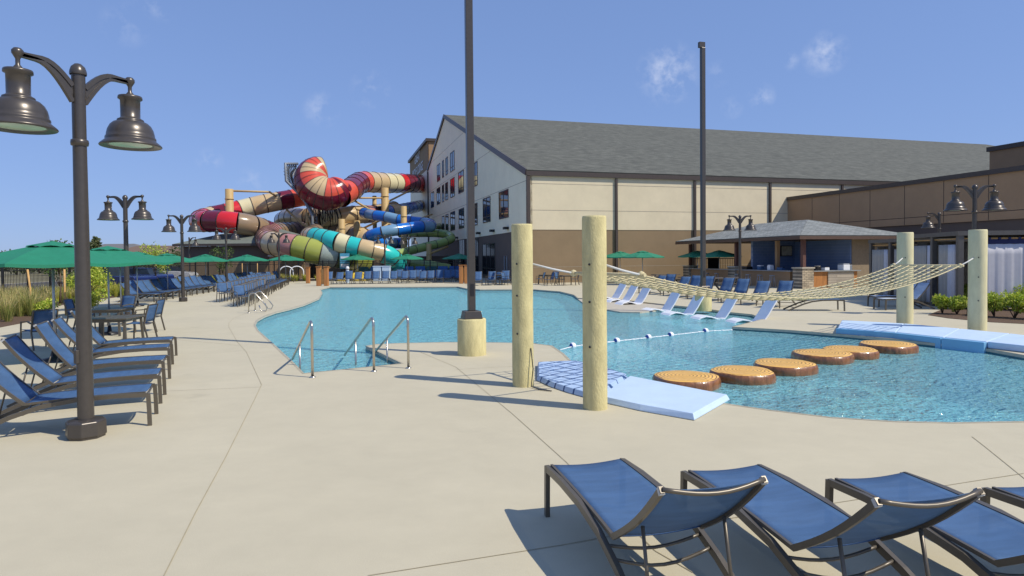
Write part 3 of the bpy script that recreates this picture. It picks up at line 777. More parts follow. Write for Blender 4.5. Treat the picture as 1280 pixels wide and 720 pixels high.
for i, (px, Y, r, lab) in enumerate([
    (66, 13, 10, 'large green umbrella nearest the camera at the left frame edge'), (135, 17.6, 30, 'green umbrella through the patio table, second from the camera on the left'),
    (150, 23.5, 5, 'green umbrella third from the camera on the left, mostly behind the second'), (171, 28.5, 20, 'green umbrella fourth from the camera on the left'),
    (209, 36, 12, 'green umbrella over the grass bed loungers, fifth from the camera on the left'), (257, 44, 0, 'green umbrella left of the pump house door'), (309, 50, 15, 'green umbrella before the pump house wall'),
    (357, 56, 8, 'green umbrella right of the pump house, under the tan slide'), (447, 60, 3, 'green umbrella under the turquoise slide'), (509, 60, 12, 'green umbrella under the long green slide'), (574, 60, 7, 'green umbrella against the dark gable wall base'),
    (775, 49.5, 0, 'small green umbrella behind the right tan post against the long wall'), (803, 46, 18, 'green umbrella in the middle of the long brown wall'),
    (872, 50, 5, 'green umbrella left of the bar hut, mostly behind the tall pole'), (899, 47, 20, 'green umbrella beside the bar hut posts')]):
    H = 322-.0087*(px-640); q = D(px, H, Y); PU.put((q.x, q.y, 0), rad(r), lab)

# ------------------------------------------------------------------ patio tables and chairs
def make_table():
    t = empty('patio_table', label='x', cat='table', group='metal patio tables')
    MB().bbox(-.5, .5, -.5, .5, .70, .73).build('tabletop', M_bronze, t, bevel=.008)
    MB().bbox(-.44, .44, -.44, .44, .64, .70).build('apron', M_bronze, t)
    for sx in (-1, 1):
        for sy in (-1, 1): MB().rect([(sx*.47, sy*.47, 0), (sx*.43, sy*.43, .68)], (0, 1, 0), .05, .05).build('leg', M_bronze, t)
    return t
def make_chair():
    t = empty('patio_chair', label='x', cat='chair', group='blue sling patio chairs')
    for s in (-1, 1):
        MB().rect([(.26, s*.26, 0), (.24, s*.26, .42), (.22, s*.26, .64), (-.1, s*.26, .66), (-.26, s*.26, .62)], (0, 1, 0), .028, .03).build('leg', M_bronze, t)
        MB().rect([(-.34, s*.25, 0), (-.24, s*.25, .42), (-.30, s*.25, .70), (-.36, s*.25, .92)], (0, 1, 0), .028, .035).build('leg', M_bronze, t)
    mb = MB(); mb.grid(lambda u, v: (-.25+.5*u, -.24+.48*v, .43+.03*u-.02*math.sin(math.pi*v)), 5, 4); mb.build('seat', M_fab, t, solid=.01)
    mb = MB(); mb.grid(lambda u, v: (-.25-.11*u, -.24+.48*v, .48+.44*u), 5, 4); mb.build('backrest', M_fab, t, solid=.008)
    MB().tube([(-.36, -.25, .92), (-.37, 0, .93), (-.36, .25, .92)], .014, 6).build('top_bar', M_bronze, t); MB().tube([(.24, -.26, .42), (.24, .26, .42)], .012, 6).build('seat_bar', M_bronze, t); MB().tube([(-.25, -.25, .43), (-.25, .25, .43)], .012, 6).build('seat_bar', M_bronze, t)
    return t
PT = Proto(make_table()); PC = Proto(make_chair())
def tb(px, Y, rz, lab):
    q = D(px, 326, Y); PT.put((q.x, q.y, 0), rad(rz), lab)
def ch(px, Y, rz, lab):
    q = D(px, 322, Y); PC.put((q.x, q.y, 0), rad(rz), lab)
tb(135, 17.6, 8, 'metal patio table with the second green umbrella through it'); tb(140, 14.9, 8, 'metal patio table in front of the umbrella table on the left')
def chairrow(p0, p1, n, rz, lab, grp):
    for i in range(n):
        u = i/(n-1); PC.put((p0[0]+(p1[0]-p0[0])*u+R_.uniform(-.05, .05), p0[1]+(p1[1]-p0[1])*u, 0), rad(rz)+R_.uniform(-.08, .08), lab % nth(i+1), grp)
chairrow((-11.9, 27.8), (-14.4, 36.6), 13, -50, '%s blue chair from the near end of the chair row beside the grab rails', 'blue chairs set out in rows on the left deck')
chairrow((-14.1, 30.9), (-17.6, 46.5), 20, -50, '%s blue chair from the near end of the chair row farther from the pool', 'blue chairs set out in rows on the left deck')
ch(172, 16.3, 185, 'blue chair at the nearer patio table, its back to the right'); ch(184, 18.3, 185, 'blue chair at the umbrella table, its back to the right')
ch(46, 14.9, 150, 'dark blue chair behind the left lounger cluster, nearest the left frame edge'); ch(100, 18.8, 10, 'blue chair left of the umbrella patio table'); ch(150, 20.2, 260, 'blue chair behind the umbrella patio table')
for px, Y, rz, lab in [(612, 48, 200, 'left of the small group by the glass door'), (622, 49.5, 250, 'rearmost of the group by the glass door'), (633, 47.5, 330, 'hard left of the left tan post'),
                      (675, 47.5, 160, 'hard right of the left tan post'), (686, 45.5, 200, 'second right of the left tan post'), (693, 49, 250, 'third right of the left tan post'), (700, 46, 330, 'nearest to the dark table'),
                      (718, 46.5, 180, 'right of the dark table between the tan posts')]:
    ch(px, Y, rz, 'blue patio chair by the brown wall, '+lab)
tb(627, 49, 0, 'metal table among chairs by the glass door'); tb(709, 46, 15, 'dark table between the two tan posts'); tb(684, 48, 40, 'metal table among blue chairs between the tan posts')
def make_picnic():
    t = empty('picnic_table', label='x', cat='picnic table', group='dark wooden picnic tables')
    MB().bbox(-.95, .95, -.38, .38, .72, .77).build('tabletop', M_slate, t)
    for s in (-1, 1):
        MB().bbox(-.95, .95, s*.72-.13, s*.72+.13, .42, .46).build('bench', M_slate, t)
        mb = MB(); mb.rect([(s*.7, -.72, .0), (s*.7, .3, .72)], (1, 0, 0), .05, .1); mb.rect([(s*.64, .72, .0), (s*.64, -.3, .72)], (1, 0, 0), .05, .1); mb.rect([(s*.70, -.75, .38), (s*.70, .75, .38)], (1, 0, 0), .04, .08); mb.build('trestle', M_black, t)
    return t
PP = Proto(make_picnic())
for px, Y, rz, lab in [(812, 41, 20, 'picnic table left of the row of loungers, under the green umbrella'), (832, 45, 16, 'picnic table beside the hut left post'), (905, 37, 16, 'picnic table in front of the hut counter'), (868, 39, 16, 'picnic table behind the tall pole by the hut')]:
    q = D(px, 320, Y); PP.put((q.x, q.y, 0), rad(rz), lab)

# ------------------------------------------------------------------ buildings
VT = .2886
g1 = V((-VT, 1, 0)).normalized(); g2 = V((1, VT, 0)).normalized()    # gable direction (receding), long wall direction
C0 = V(((660-640)/F*50, 50, 0))
hz = lambda px: 322-.0087*(px-640)
def on(C, d, px):           # parameter along d from C where the column px meets the vertical plane
    r = (px-640)/F + .0078*0
    # include camera pitch/roll by using a ray at horizon height
    rr = ray(px, hz(px)); k = rr.x/rr.y
    return (k*C.y-C.x)/(d.x-k*d.y)
def zat(px, py, Y): return D(px, py, Y).z
def W_(C, d, px, py):
    # iterate since roll shifts x with height
    s = on(C, d, px); 
    for _ in range(4):
        Y = C.y+d.y*s; p = D(px, py, Y); s += (p.x-(C.x+d.x*s))/(d.x if abs(d.x) > .5 else (d.x-p.x/Y*d.y))
    Y = C.y+d.y*s
    return s, D(px, py, Y).z
class Frame:
    """wall frame: s along, z up, n outwards"""
    def __init__(f, C, d, out): f.C = C; f.d = d; f.o = out
    def P(f, s, z, n=0): return V((f.C.x+f.d.x*s+f.o.x*n, f.C.y+f.d.y*s+f.o.y*n, z))
    def box(f, mb, s0, s1, z0, z1, n0, n1, mi=0):
        vs = [f.P(s, z, n) for z in (z0, z1) for n in (n0, n1) for s in (s0, s1)]
        mb.add(vs, [(0, 2, 3, 1), (4, 5, 7, 6), (0, 1, 5, 4), (2, 6, 7, 3), (0, 4, 6, 2), (1, 3, 7, 5)], mi)
eave = 8.75; band = 4.25
root = empty('lodge_building', tuple(C0), 0, 'large cream and brown lodge hall with a long grey shingled roof and gable windows', 'building')
def rel(o): o.location = -C0; o.parent = root; return o
gout = V((-g2.x, -g2.y, 0)); lout = V((g1.x*-1, g1.y*-1, 0))
FG = Frame(C0, g1, gout); FL = Frame(C0, g2, lout)
sR, zR = W_(C0, g1, 556, 146); sE, zE = W_(C0, g1, 535.5, 211.5)
LEN = 96
# gable wall: ring of two bands
def polyprism(F_, pts, n0, n1, mb, mi=0):
    k = len(pts); vs = [F_.P(s, z, n0) for s, z in pts]+[F_.P(s, z, n1) for s, z in pts]
    mb.add(vs, [tuple(range(k)), tuple(reversed(range(k, 2*k)))]+[(i, (i+1) % k, k+(i+1) % k, k+i) for i in range(k)], mi)
zc = eave-.1
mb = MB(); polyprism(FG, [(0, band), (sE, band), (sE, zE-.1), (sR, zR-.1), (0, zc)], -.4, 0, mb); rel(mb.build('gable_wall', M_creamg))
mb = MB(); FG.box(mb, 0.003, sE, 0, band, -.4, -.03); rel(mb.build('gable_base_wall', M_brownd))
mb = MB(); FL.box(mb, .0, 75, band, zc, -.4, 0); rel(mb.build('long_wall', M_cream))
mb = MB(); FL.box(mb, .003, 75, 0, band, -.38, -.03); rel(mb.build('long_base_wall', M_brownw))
mb = MB()
for z in (band+1.55, zc-.75): FL.box(mb, .2, 74, z-.02, z+.02, .001, .006)
FL.box(mb, .2, 74, 1.25, 1.28, -.029, -.024)
rel(mb.build('panel_joints', M_groove))
mb = MB()
for z in (band+3.9, band+8.1, band+12.3):
    s1 = sE if z < zE-.3 else sR+(sE-sR)*(zR-z)/(zR-zE)-.2
    s0 = .1 if z < zc else sR*(z-zc)/(zR-zc)+.2
    FG.box(mb, s0, s1, z-.02, z+.02, .001, .006)
rel(mb.build('panel_joints', M_groove))
# roof: two slopes with thickness
def roof_plane(a, b, c, d, th, name, m, par=None, offs=None):
    a, b, c, d = V(a), V(b), V(c), V(d); nrm = (b-a).cross(d-a).normalized()
    if nrm.z < 0: nrm = -nrm
    x = (b-a).normalized(); y = nrm.cross(x)
    Mx = Matrix((x, y, nrm)).transposed().to_4x4(); Mx.translation = a
    inv = Mx.inverted()
    pts = [inv @ p for p in (a, b, c, d)]
    mb = MB(); mb.prism([(p.x, p.y) for p in pts], 0, th)
    o = mb.build(name, m); o.matrix_world = Mx; return o
ov = .14
Ra = FG.P(-ov*1.0, zc-ov*.33, ov); rid0 = FG.P(sR, zR, ov)
Ea = FL.P(-ov, eave-.2, ov)
e0 = FG.P(-ov, eave-ov*(zR-eave)/sR, ov); r0 = FG.P(sR, zR+.02, ov)
e1 = e0+g2*(LEN+ov); r1 = r0+g2*(LEN+ov)
sl2 = (zR-zE)/(sE-sR); x0 = FG.P(sE+.5, zE-.5*sl2, ov)
def attach(o):
    mw = o.matrix_world.copy(); o.parent = root; o.matrix_parent_inverse = Matrix.Translation(-C0); o.matrix_basis = mw; return o
attach(roof_plane(e0, e1, r1, r0, .25, 'roof', M_shing))
attach(roof_plane(x0, r0, r1, x0+g2*LEN, .25, 'roof', M_shing))
mb = MB()
def beam(a, b, w, h, mi=0):
    mb.rect([a, b], g2 if abs((V(b)-V(a)).normalized().dot(g2)) < .5 else g1, w, h, mi)
beam(e0+V((0, 0, .06)), r0+V((0, 0, .06)), .1, .5); beam(x0+V((0, 0, .06)), r0+V((0, 0, .06)), .1, .5)
mb.rect([e0+V((0, 0, -.02)), e1+V((0, 0, -.02))], g1, .14, .36)
rel(mb.build('fascia', M_fascia))
mb = MB(); FL.box(mb, -.1, .16, 0, eave-.3, .01, .25); rel(mb.build('corner_trim', M_fascia))
for px in (770, 868, 962, 1052):
    s, _ = W_(C0, g2, px, 270); mb = MB(); FL.box(mb, s-.1, s+.1, 0, eave-.3, .01, .15); rel(mb.build('downspout', M_fascia))
mb = MB(); FG.box(mb, sE-.1, sE+.12, 0, zE-.4, .01, .22); rel(mb.build('downspout', M_fascia))
# windows
def window(rx, Fr, C, d, x0, x1, yt, yb, par, mull=1, rail=False):
    xm = (x0+x1)/2
    s0, _ = W_(C, d, x0, (yt+yb)/2); s1, _ = W_(C, d, x1, (yt+yb)/2); _, zt = W_(C, d, xm, yt); _, zb = W_(C, d, xm, yb)
    s0, s1 = min(s0, s1), max(s0, s1)
    mb = MB(); w = .09
    Fr.box(mb, s0, s1, zb, zb+w, .0, .05); Fr.box(mb, s0, s1, zt-w, zt, .0, .05)
    Fr.box(mb, s0, s0+w, zb+w, zt-w, .0, .05); Fr.box(mb, s1-w, s1, zb+w, zt-w, .0, .05)
    for k in range(1, mull+1):
        c = s0+(s1-s0)*k/(mull+1); Fr.box(mb, c-.045, c+.045, zb+w, zt-w, .0, .045)
    Fr.box(mb, s0+w, s1-w, zb+(zt-zb)*.22-.04, zb+(zt-zb)*.22+.04, .0, .043)
    o = mb.build('window', M_frame); o.location = -C0; o.parent = par
    mb = MB(); Fr.box(mb, s0+.03, s1-.03, zb+.03, zt-.03, .004, .02); mb.build('pane', M_glass if mull == 1 else M_doorglass, o)
for w in [(546.5, 550.3, 205, 226.5), (552.9, 554.9, 200.5, 222), (557.2, 560, 196.5, 218.5), (563, 568.2, 189.5, 214),
          (538.9, 542.5, 240, 259.5), (546.2, 550.5, 234.5, 255.5), (552.8, 555.2, 231, 252.5), (556.9, 560, 228, 250), (563.2, 568.4, 222.5, 246.5), (573.2, 579.8, 214, 241), (591, 597, 203, 233),
          (552.8, 555.6, 270, 290.5), (557.3, 560.6, 267.8, 289.5), (563.4, 568.9, 264.5, 288), (573.8, 580.3, 260.5, 285.5), (590, 597, 254.5, 282), (604, 613.2, 246.8, 278), (624, 635.8, 238.2, 273)]:
    window(None, FG, C0, g1, *w, root)
FGi = Frame(C0, g1, gout); FGi.P = lambda s, z, n=0: Frame.P(FG, s, z, n-.03)
for w in [(574, 580.7, 299, 338), (592, 598, 298, 341), (603, 618.7, 304, 344)]:
    window(None, FGi, C0, g1, *w, root, 2)
for px, py in ((572, 297), (600, 291.3), (617.5, 288.3), (635, 285)):
    s, z = W_(C0, g1, px, py); mb = MB(); FG.box(mb, s-.3, s+.3, z-.12, z+.1, .005, .4); rel(mb.build('wall_light', M_black))
for px, y0, y1 in ((634, 316, 346), (631, 317, 346)):
    s, z = W_(C0, g1, px, 320); mb = MB(); FG.box(mb, s-.06, s+.06, 0, z, .0, .08); rel(mb.build('wall_pipe', M_galv))
# lower light wall and brown tower beyond
sT = sE; sT2, _ = W_(C0, g1, 513, 260)
_, zT = W_(C0, g1, 534.5, 176.3); _, zL = W_(C0, g1, 533, 212)
mb = MB(); FG.box(mb, sT+.13, sT2, 0, zL, -20, -.06); rel(mb.build('rear_wing_wall', M_creamg))
root2 = empty('lodge_tower', tuple(FG.P(sT2, 0)), 0, 'brown upper tower block with white lettering behind the gable left eave', 'building')
tl = FG.P(sT2, 0)
def rel2(o): o.location = -tl; o.parent = root2; return o
mb = MB(); FG.box(mb, sT+.3, sT2, zL+.01, zT, -16, 0, 0); rel2(mb.build('tower_wall', M_brownw))
mb = MB(); polyprism(Frame(FG.P(sT+.28, 0), V((-gout.x, -gout.y, 0)), -g1), [(0.1, zL+.05), (16, zL+.05), (16, zT+1), (8, zT+2.6), (.1, zT-.05)], 0, .12, mb); rel2(mb.build('front_gable', M_tanw))
mb = MB(); FG.box(mb, sT-.1, sT2+.4, zT-.1, zT+.35, -16.5, .35); rel2(mb.build('roof_edge', M_fascia))
sw0, zw0 = W_(C0, g1, 516, 213); sw1, zw1 = W_(C0, g1, 529, 196)
# lettering
def text(body, size, name, m, ext=.02):
    cu = bpy.data.curves.new(name, 'FONT'); cu.body = body; cu.size = size; cu.extrude = ext; cu.align_x = 'CENTER'; cu.align_y = 'CENTER'
    o = bpy.data.objects.new('tmp', cu); COL.objects.link(o)
    dg = bpy.context.evaluated_depsgraph_get(); me = bpy.data.meshes.new_from_object(o.evaluated_get(dg))
    bpy.data.objects.remove(o); me.name = name; me.materials.clear(); me.materials.append(m)
    ob = bpy.data.objects.new(name, me); COL.objects.link(ob); return ob
M_let = mat('white_letters', (.65, .68, .72), .5)
ob = text('GREAT\nWOLF LODGE', 2.2, 'sign_letters', M_let)
cs = (sw0+sw1)/2; cz = (zL+zT)/2+.1
xdir = -g1; nn = gout.copy()
Mx = Matrix((xdir, V((0, 0, 1)), nn)).transposed().to_4x4(); Mx.translation = FG.P(cs, cz, .08)
sc = (abs(sw0-sw1))/max(ob.dimensions.x, .1) if ob.dimensions.x > 0 else 1
xs = [v.co.x for v in ob.data.vertices]; wd = max(xs)-min(xs); sc = abs(sw0-sw1)/wd
for v in ob.data.vertices: v.co = V((v.co.x*sc, v.co.y*1.0, v.co.z))
ob.parent = root2; ob.matrix_parent_inverse = Matrix.Translation(-tl); ob.matrix_basis = Mx

# brown annex on the right
sA, zA = W_(C0, g2, 984.5, 246.5); CA = FL.P(sA, 0)
FA = Frame(V((CA.x, CA.y, 0)), -g1, gout)
root = empty('brown_annex', tuple(FA.C), 0, 'long flat roofed brown annex building on the right with dark lower band', 'building')
C0s = C0; 
def rel3(o, c=FA.C): o.location = -V(c); o.parent = root; return o
_, zb1 = W_(FA.C, -g1, 1100, 283.5)
zpar = zA
mb = MB(); FA.box(mb, -.0, 55, zb1, zpar-.3, -25, 0); rel3(mb.build('upper_wall', mat('annex_brown', (.40, .255, .145), .85, noise=.07, nscale=.7, bump=.15, bscale=25)))
mb = MB(); FA.box(mb, 0, 55, 0, zb1-.002, -25, -.12); rel3(mb.build('lower_wall', M_brownd))
mb = MB(); FA.box(mb, -.02, 55.2, zpar-.3, zpar, -25.2, .12); rel3(mb.build('parapet', M_fascia))
mb = MB()
for s in range(3, 40, 3): FA.box(mb, s-.02, s+.02, zb1+.02, zpar-.32, .001, .006)
FA.box(mb, .05, 54, zb1+.5, zb1+.54, .001, .007)
rel3(mb.build('panel_joints', M_grooveb))
# tan block behind annex, upper right
q = D(1237, 184, 60); root = empty('tan_roof_block', (q.x, q.y, 0), 0, 'tan panelled block with dark coping at the right end of the long roof', 'building')
FB = Frame(V((q.x, q.y, 0)), -g1, gout)
mb = MB(); FB.box(mb, 0, 60, 0, q.z-.42, -30, 0); rel3(mb.build('wall', M_tanw), FB.C)
mb = MB(); FB.box(mb, -.2, 60, q.z-.42, q.z, -30, .15); rel3(mb.build('coping', M_fascia), FB.C)
mb = MB()
for s in (5, 10, 15, 20): FB.box(mb, s-.03, s+.03, 5, q.z-.45, .002, .01)
rel3(mb.build('panel_joints', M_grooveb), FB.C)

# ------------------------------------------------------------------ bar hut
K0 = D(1000, 297, 38); K0 = V((K0.x, K0.y, 0))
hut = empty('bar_hut', tuple(K0), math.atan2(VT, 1), 'open bar hut with hipped grey roof, stone based posts and blue tiled back wall', 'bar hut')
# local frame: x = along g2 (right), y = along g1 (back)
def hb(x0, x1, y0, y1, z0, z1, name, m, bevel=0, par=None):
    o = MB().bbox(x0, x1, y0, y1, z0, z1).build(name, m, par or hut, bevel=bevel); return o
LA, LB = 14.2, 8.9; ze = 3.2; zr_ = 4.42
corn = [V((0, 0, ze)), V((LB, 0, ze)), V((LB, LA, ze)), V((0, LA, ze))]
r_a, r_b = V((LB/2, LB/2, zr_)), V((LB/2, LA-LB/2, zr_))
def rp(a, b, c, d):
    nrm = (b-a).cross(c-a).normalized(); nrm = nrm if nrm.z > 0 else -nrm
    x = (b-a).normalized(); y = nrm.cross(x); Mx = Matrix((x, y, nrm)).transposed().to_4x4(); Mx.translation = a
    inv = Mx.inverted(); pts = [inv @ p for p in ([a, b, c, d] if d else [a, b, c])]
    o = MB().prism([(p.x, p.y) for p in pts], 0, .06).build('roof', M_shing2, hut); o.matrix_local = Mx
rp(corn[0], corn[1], r_a, None); rp(corn[1], corn[2], r_b, r_a); rp(corn[2], corn[3], r_b, None); rp(corn[3], corn[0], r_a, r_b)
mb = MB(); mb.bbox(-.03, LB+.03, -.03, .05, ze-.2, ze); mb.bbox(-.03, .05, .052, LA, ze-.2, ze); mb.bbox(LB-.05, LB+.03, .052, LA, ze-.2, ze); mb.bbox(.06, LB-.06, .06, LA-.06, ze-.14, ze-.1)
mb.build('fascia', mat('hut_fascia', (.10, .06, .045), .6), hut)
M_postr = mat('hut_post', (.12, .055, .045), .7)
for (x, y, sb) in ((.75, .6, 1), (.75, 7.2, 1), (.75, 13.2, 1), (LB-.6, 13.2, 0), (1.3, 3.6, 0)):
    p = hb(x-.11, x+.11, y-.11, y+.11, 0 if not sb else 1.3, ze-.2, 'roof_post', M_postr if sb else M_tanw)
    if sb:
        hb(x-.42, x+.42, y-.42, y+.42, 0, 1.22, 'stone_base', M_stone); hb(x-.47, x+.47, y-.47, y+.47, 1.222, 1.30, 'stone_cap', M_coping)
hb(1.2, 8.6, 6.0, 6.2, 0, ze-.15, 'back_wall', M_navytile)
hb(4.7, LB-.3, .85, 5.98, 0, ze-.15, 'side_room', mat('hut_tan', (.26, .20, .135), .85))
hb(4.62, 4.69, .9, 5.98, .2, ze-.2, 'side_wall', M_navytile)
hb(1.25, 4.6, .35, 1.0, .0, 1.02, 'bar_front', M_wood)
hb(2.35, 4.3, .3, .345, .08, 1.0, 'white_panel', mat_tiles('whitewashed_boards', (.42, .37, .30), (.33, .29, .24), (.15, .12, .1), 3, .16, .01, .8, .5, .3, rot=(rad(90), 0, 0)))
hb(1.22, 4.75, .2, 1.1, 1.022, 1.08, 'countertop', M_counter)
hb(.45, 1.05, 1.4, 12.6, .0, 1.02, 'bar_side', M_tanw); hb(.3, 1.15, 1.2, 12.8, 1.022, 1.08, 'countertop', M_counter)
# hut contents
hw = hut.matrix_basis
hut_m = Matrix.Translation(K0) @ Matrix.Rotation(math.atan2(VT, 1), 4, 'Z')
def inhut(x, y, z): return tuple(hut_m @ V((x, y, z)))
hrz = math.atan2(VT, 1)
def screen(x, z, w, h, lab, m, name='wall_screen', cat='screen'):
    t = empty(name, inhut(x, 5.9, z), hrz, lab, cat)
    MB().bbox(-w/2, w/2, -.04, .04, -h/2, h/2).build('casing', M_black, t); MB().bbox(-w/2+.05, w/2-.05, -.05, -.041, -h/2+.05, h/2-.05).build('display', m, t)
    return t
def hx(px, y=5.9):   # local x of the column px on the plane y
    c = K0+g1*y; r = (px-640)/F; return (r*c.y-c.x)/(g2.x-r*g2.y)
screen(hx(983), 2.35, .95, .75, 'pale wall screen left on the blue tiled wall of the bar hut', mat('pale_screen', (.38, .36, .28), .5, noise=.5, nscale=3))
screen(hx(1031), 2.35, 1.05, .8, 'dark olive wall screen right on the blue tiled wall of the bar hut', mat('dark_screen', (.07, .10, .08), .4, noise=.4, nscale=3))
t = screen(hx(1011), 2.65, 1.1, .62, 'brown hanging sign with pale capital letters above the bar', mat('sign_brown', (.07, .045, .03), .7), 'bar_sign', 'sign')
ob = text('GRILL', .3, 'sign_letters', M_let, .01); ob.parent = t; ob.location = (0, -.065, 0); ob.rotation_euler = (rad(90), 0, 0)
def item(x, y, sx, sy, sz, name, cat, lab, m, top=None, z=1.08):
    t = empty(name, inhut(x, y, z), hrz, lab, cat)
    MB().bbox(-sx/2, sx/2, -sy/2, sy/2, 0.002, sz*.82).build('body', m, t, bevel=.02)
    MB().bbox(-sx/2+.02, sx/2-.02, -sy/2+.02, sy/2-.02, sz*.825, sz).build('lid', top or M_dark, t, bevel=.01)
item(3.9, .7, .5, .5, .42, 'ice_machine', 'machine', 'white box machine on the right end of the bar counter', M_white, M_galv)
item(4.25, .7, .25, .4, .4, 'grey_machine', 'machine', 'grey box machine touching the white one on the counter', M_galv)
item(1.9, .7, .3, .3, .3, 'drink_urn', 'container', 'small dark urn left on the bar counter', M_dark, M_steel)
item(2.5, .7, .35, .3, .22, 'napkin_box', 'container', 'low white box in the middle of the front counter', M_white)
item(.75, 4.6, .3, .4, .3, 'blue_box', 'container', 'blue box on the side counter left of the front post', M_fab, M_white)
item(.75, 3.6, .3, .3, .34, 'white_box', 'container', 'white box with pale lid on the side counter', M_white, M_white)
item(.75, 2.6, .25, .5, .22, 'blue_tray', 'container', 'low blue tray nearest the front post on the side counter', M_fab)
item(.75, 6.0, .5, .5, .2, 'black_bin', 'container', 'black low bin on the side counter by the middle post', M_black)
def make_stool():
    t = empty('bar_stool', label='x', cat='stool', group='pale metal bar stools')
    MB().lathe([(0, .74), (.17, .74), (.18, .76), (.17, .78), (0, .78)], n=16).build('seat', M_galv, t)
    for a in range(4):
        c, s = math.cos(a*math.pi/2+.78), math.sin(a*math.pi/2+.78)
        MB().tube([(.13*c, .13*s, .74), (.22*c, .22*s, 0)], .015, 6).build('leg', M_galv, t)
    return t
PS = Proto(make_stool())
for i, y in enumerate((2.3, 3.5, 4.7, 5.9, 8.3, 9.5)):
    PS.put(inhut(-.15, y, 0), .3*i, '%s pale bar stool from the stone corner post along the hut counter' % nth(i+1))
# black fence panels by hut
t = empty('hut_railing', tuple(D(868, 320, 50.5)), hrz, 'black metal railing with a dark door behind the umbrella left of the hut', 'railing'); t.location.z = 0
mb = MB()
for x in range(0, 26): mb.bbox(x*.16-.012, x*.16+.012, -.012, .012, 0, 1.8)
mb.build('pickets', M_black, t); MB().bbox(-.05, 4.1, -.02, .02, 1.8, 1.86).build('top_rail', M_black, t); MB().bbox(1.2, 2.2, -.04, -.014, 0, 1.9).build('gate', M_dark, t)

# ------------------------------------------------------------------ cabana
Q = D(1200, 289, 23); cz = Q.z; Q = V((Q.x, Q.y, 0)); e1 = V((.985, -.17, 0)); ca_rz = math.atan2(-.17, .985)
cab = empty('cabana', tuple(Q), ca_rz, 'grey framed cabana with white curtains trimmed in navy, behind the lime shrubs', 'cabana')
def wavy(mb, x0, x1, y0, y1, z0, z1, amp, wl, mi=0, n=None):
    L_ = math.hypot(x1-x0, y1-y0); n = n or max(8, int(L_/wl*8)); nx, ny = -(y1-y0)/L_, (x1-x0)/L_
    ph = R_.uniform(0, 6)
    def f(u, v):
        a = amp*(.55+.45*v)*(math.sin(u*L_/wl*6.283+ph)+.4*math.sin(u*L_/wl*14+ph*2))
        return (x0+(x1-x0)*u+nx*a, y0+(y1-y0)*u+ny*a, z1+(z0-z1)*v)
    mb.grid(f, n, 6, mi)
def cabana(root, W, Dp, H, nb=2, seed=0):
    for (x, y) in [(0, 0), (W, 0), (0, Dp), (W, Dp), (0, Dp*.5)]:
        MB().bbox(x-.09, x+.09, y-.09, y+.09, 0, H-.16).build('post', mat('cabana_frame', (.105, .10, .098), .5, .2), root)
    mb = MB(); mb.bbox(-.12, W+.12, -.12, .08, H-.16, H); mb.bbox(-.12, W+.12, Dp-.08, Dp+.12, H-.16, H); mb.bbox(-.12, .08, .082, Dp-.082, H-.16, H); mb.bbox(W-.08, W+.12, .082, Dp-.082, H-.16, H); mb.build('beam', MATS['cabana_frame'], root)
    mb = MB(); mb.bbox(-.05, W+.05, -.05, Dp+.05, H-.05, H-.02); mb.build('roof_fabric', M_slate, root)
    mb = MB(); mb.tube([(.1, .0, H-.27), (W-.1, .0, H-.27)], .022, 8); mb.tube([(0, .1, H-.27), (0, Dp-.1, H-.27)], .022, 8); mb.build('curtain_rod', M_woodp, root)
    top = H-.32
    def curtain(x0, x1, y0, y1, m, amp=.035, wl=.3, trim=True):
        mb = MB(); wavy(mb, x0, x1, y0, y1, .12, top-.16, amp, wl); c = mb.build('curtain', m, root, solid=.006)
        mb = MB(); wavy(mb, x0, x1, y0, y1, top-.16, top, amp*.7, wl); k = int(math.hypot(x1-x0, y1-y0)/.38)+1
        for i in range(k+1):
            u = i/k; x, y = x0+(x1-x0)*u, y0+(y1-y0)*u; mb.bbox(x-.035, x+.035, y-.035, y+.035, top, H-.24)
        if trim: mb.build('curtain_heading', M_navy, c, solid=.008)
        if trim:
            dx, dy = (x1-x0), (y1-y0); L_ = math.hypot(dx, dy); dx, dy = dx/L_, dy/L_
            for s in (0, 1):
                mb = MB(); bx, by = (x0, y0) if s == 0 else (x1-dx*.16, y1-dy*.16); wavy(mb, bx, bx+dx*.16, by, by+dy*.16, .12, top-.1, .02, .12); mb.build('curtain_trim', M_navy, c, solid=.02)
    curtain(.3, 2.25, -.02, -.02, M_curtw, .009, .34); curtain(2.4, W-.2, -.02, -.02, M_curtw, .009, .31)
    curtain(-.02, -.02, .3, .75, M_curtw, .05, .18, False); curtain(-.03, -.03, .8, 1.5, M_curtg, .035, .28, False); curtain(-.02, -.02, 2.05, 2.4, M_curtw, .05, .16, False); curtain(-.02, -.02, 2.45, Dp-.1, M_curtg, .04, .3, False)
    mb = MB(); wavy(mb, .2, W-.2, Dp-.1, Dp-.1, .1, top, .04, .4); mb.build('back_curtain', M_curtg, root, solid=.006)
cabana(cab, 4.2, 3.9, cz)
Q2 = Q+V((math.cos(ca_rz+.12), math.sin(ca_rz+.12), 0))*4.7
cab2 = empty('cabana', tuple(Q2), ca_rz-.1, 'second cabana running out of the right frame edge', 'cabana'); cabana(cab2, 4.2, 3.9, cz)
Q3 = D(1142, 295, 27.2); cab3 = empty('cabana', (Q3.x, Q3.y, 0), ca_rz+.1, 'cabana half hidden between the bar hut and the left pale post', 'cabana'); cabana(cab3, 3.0, 3.6, 2.75)

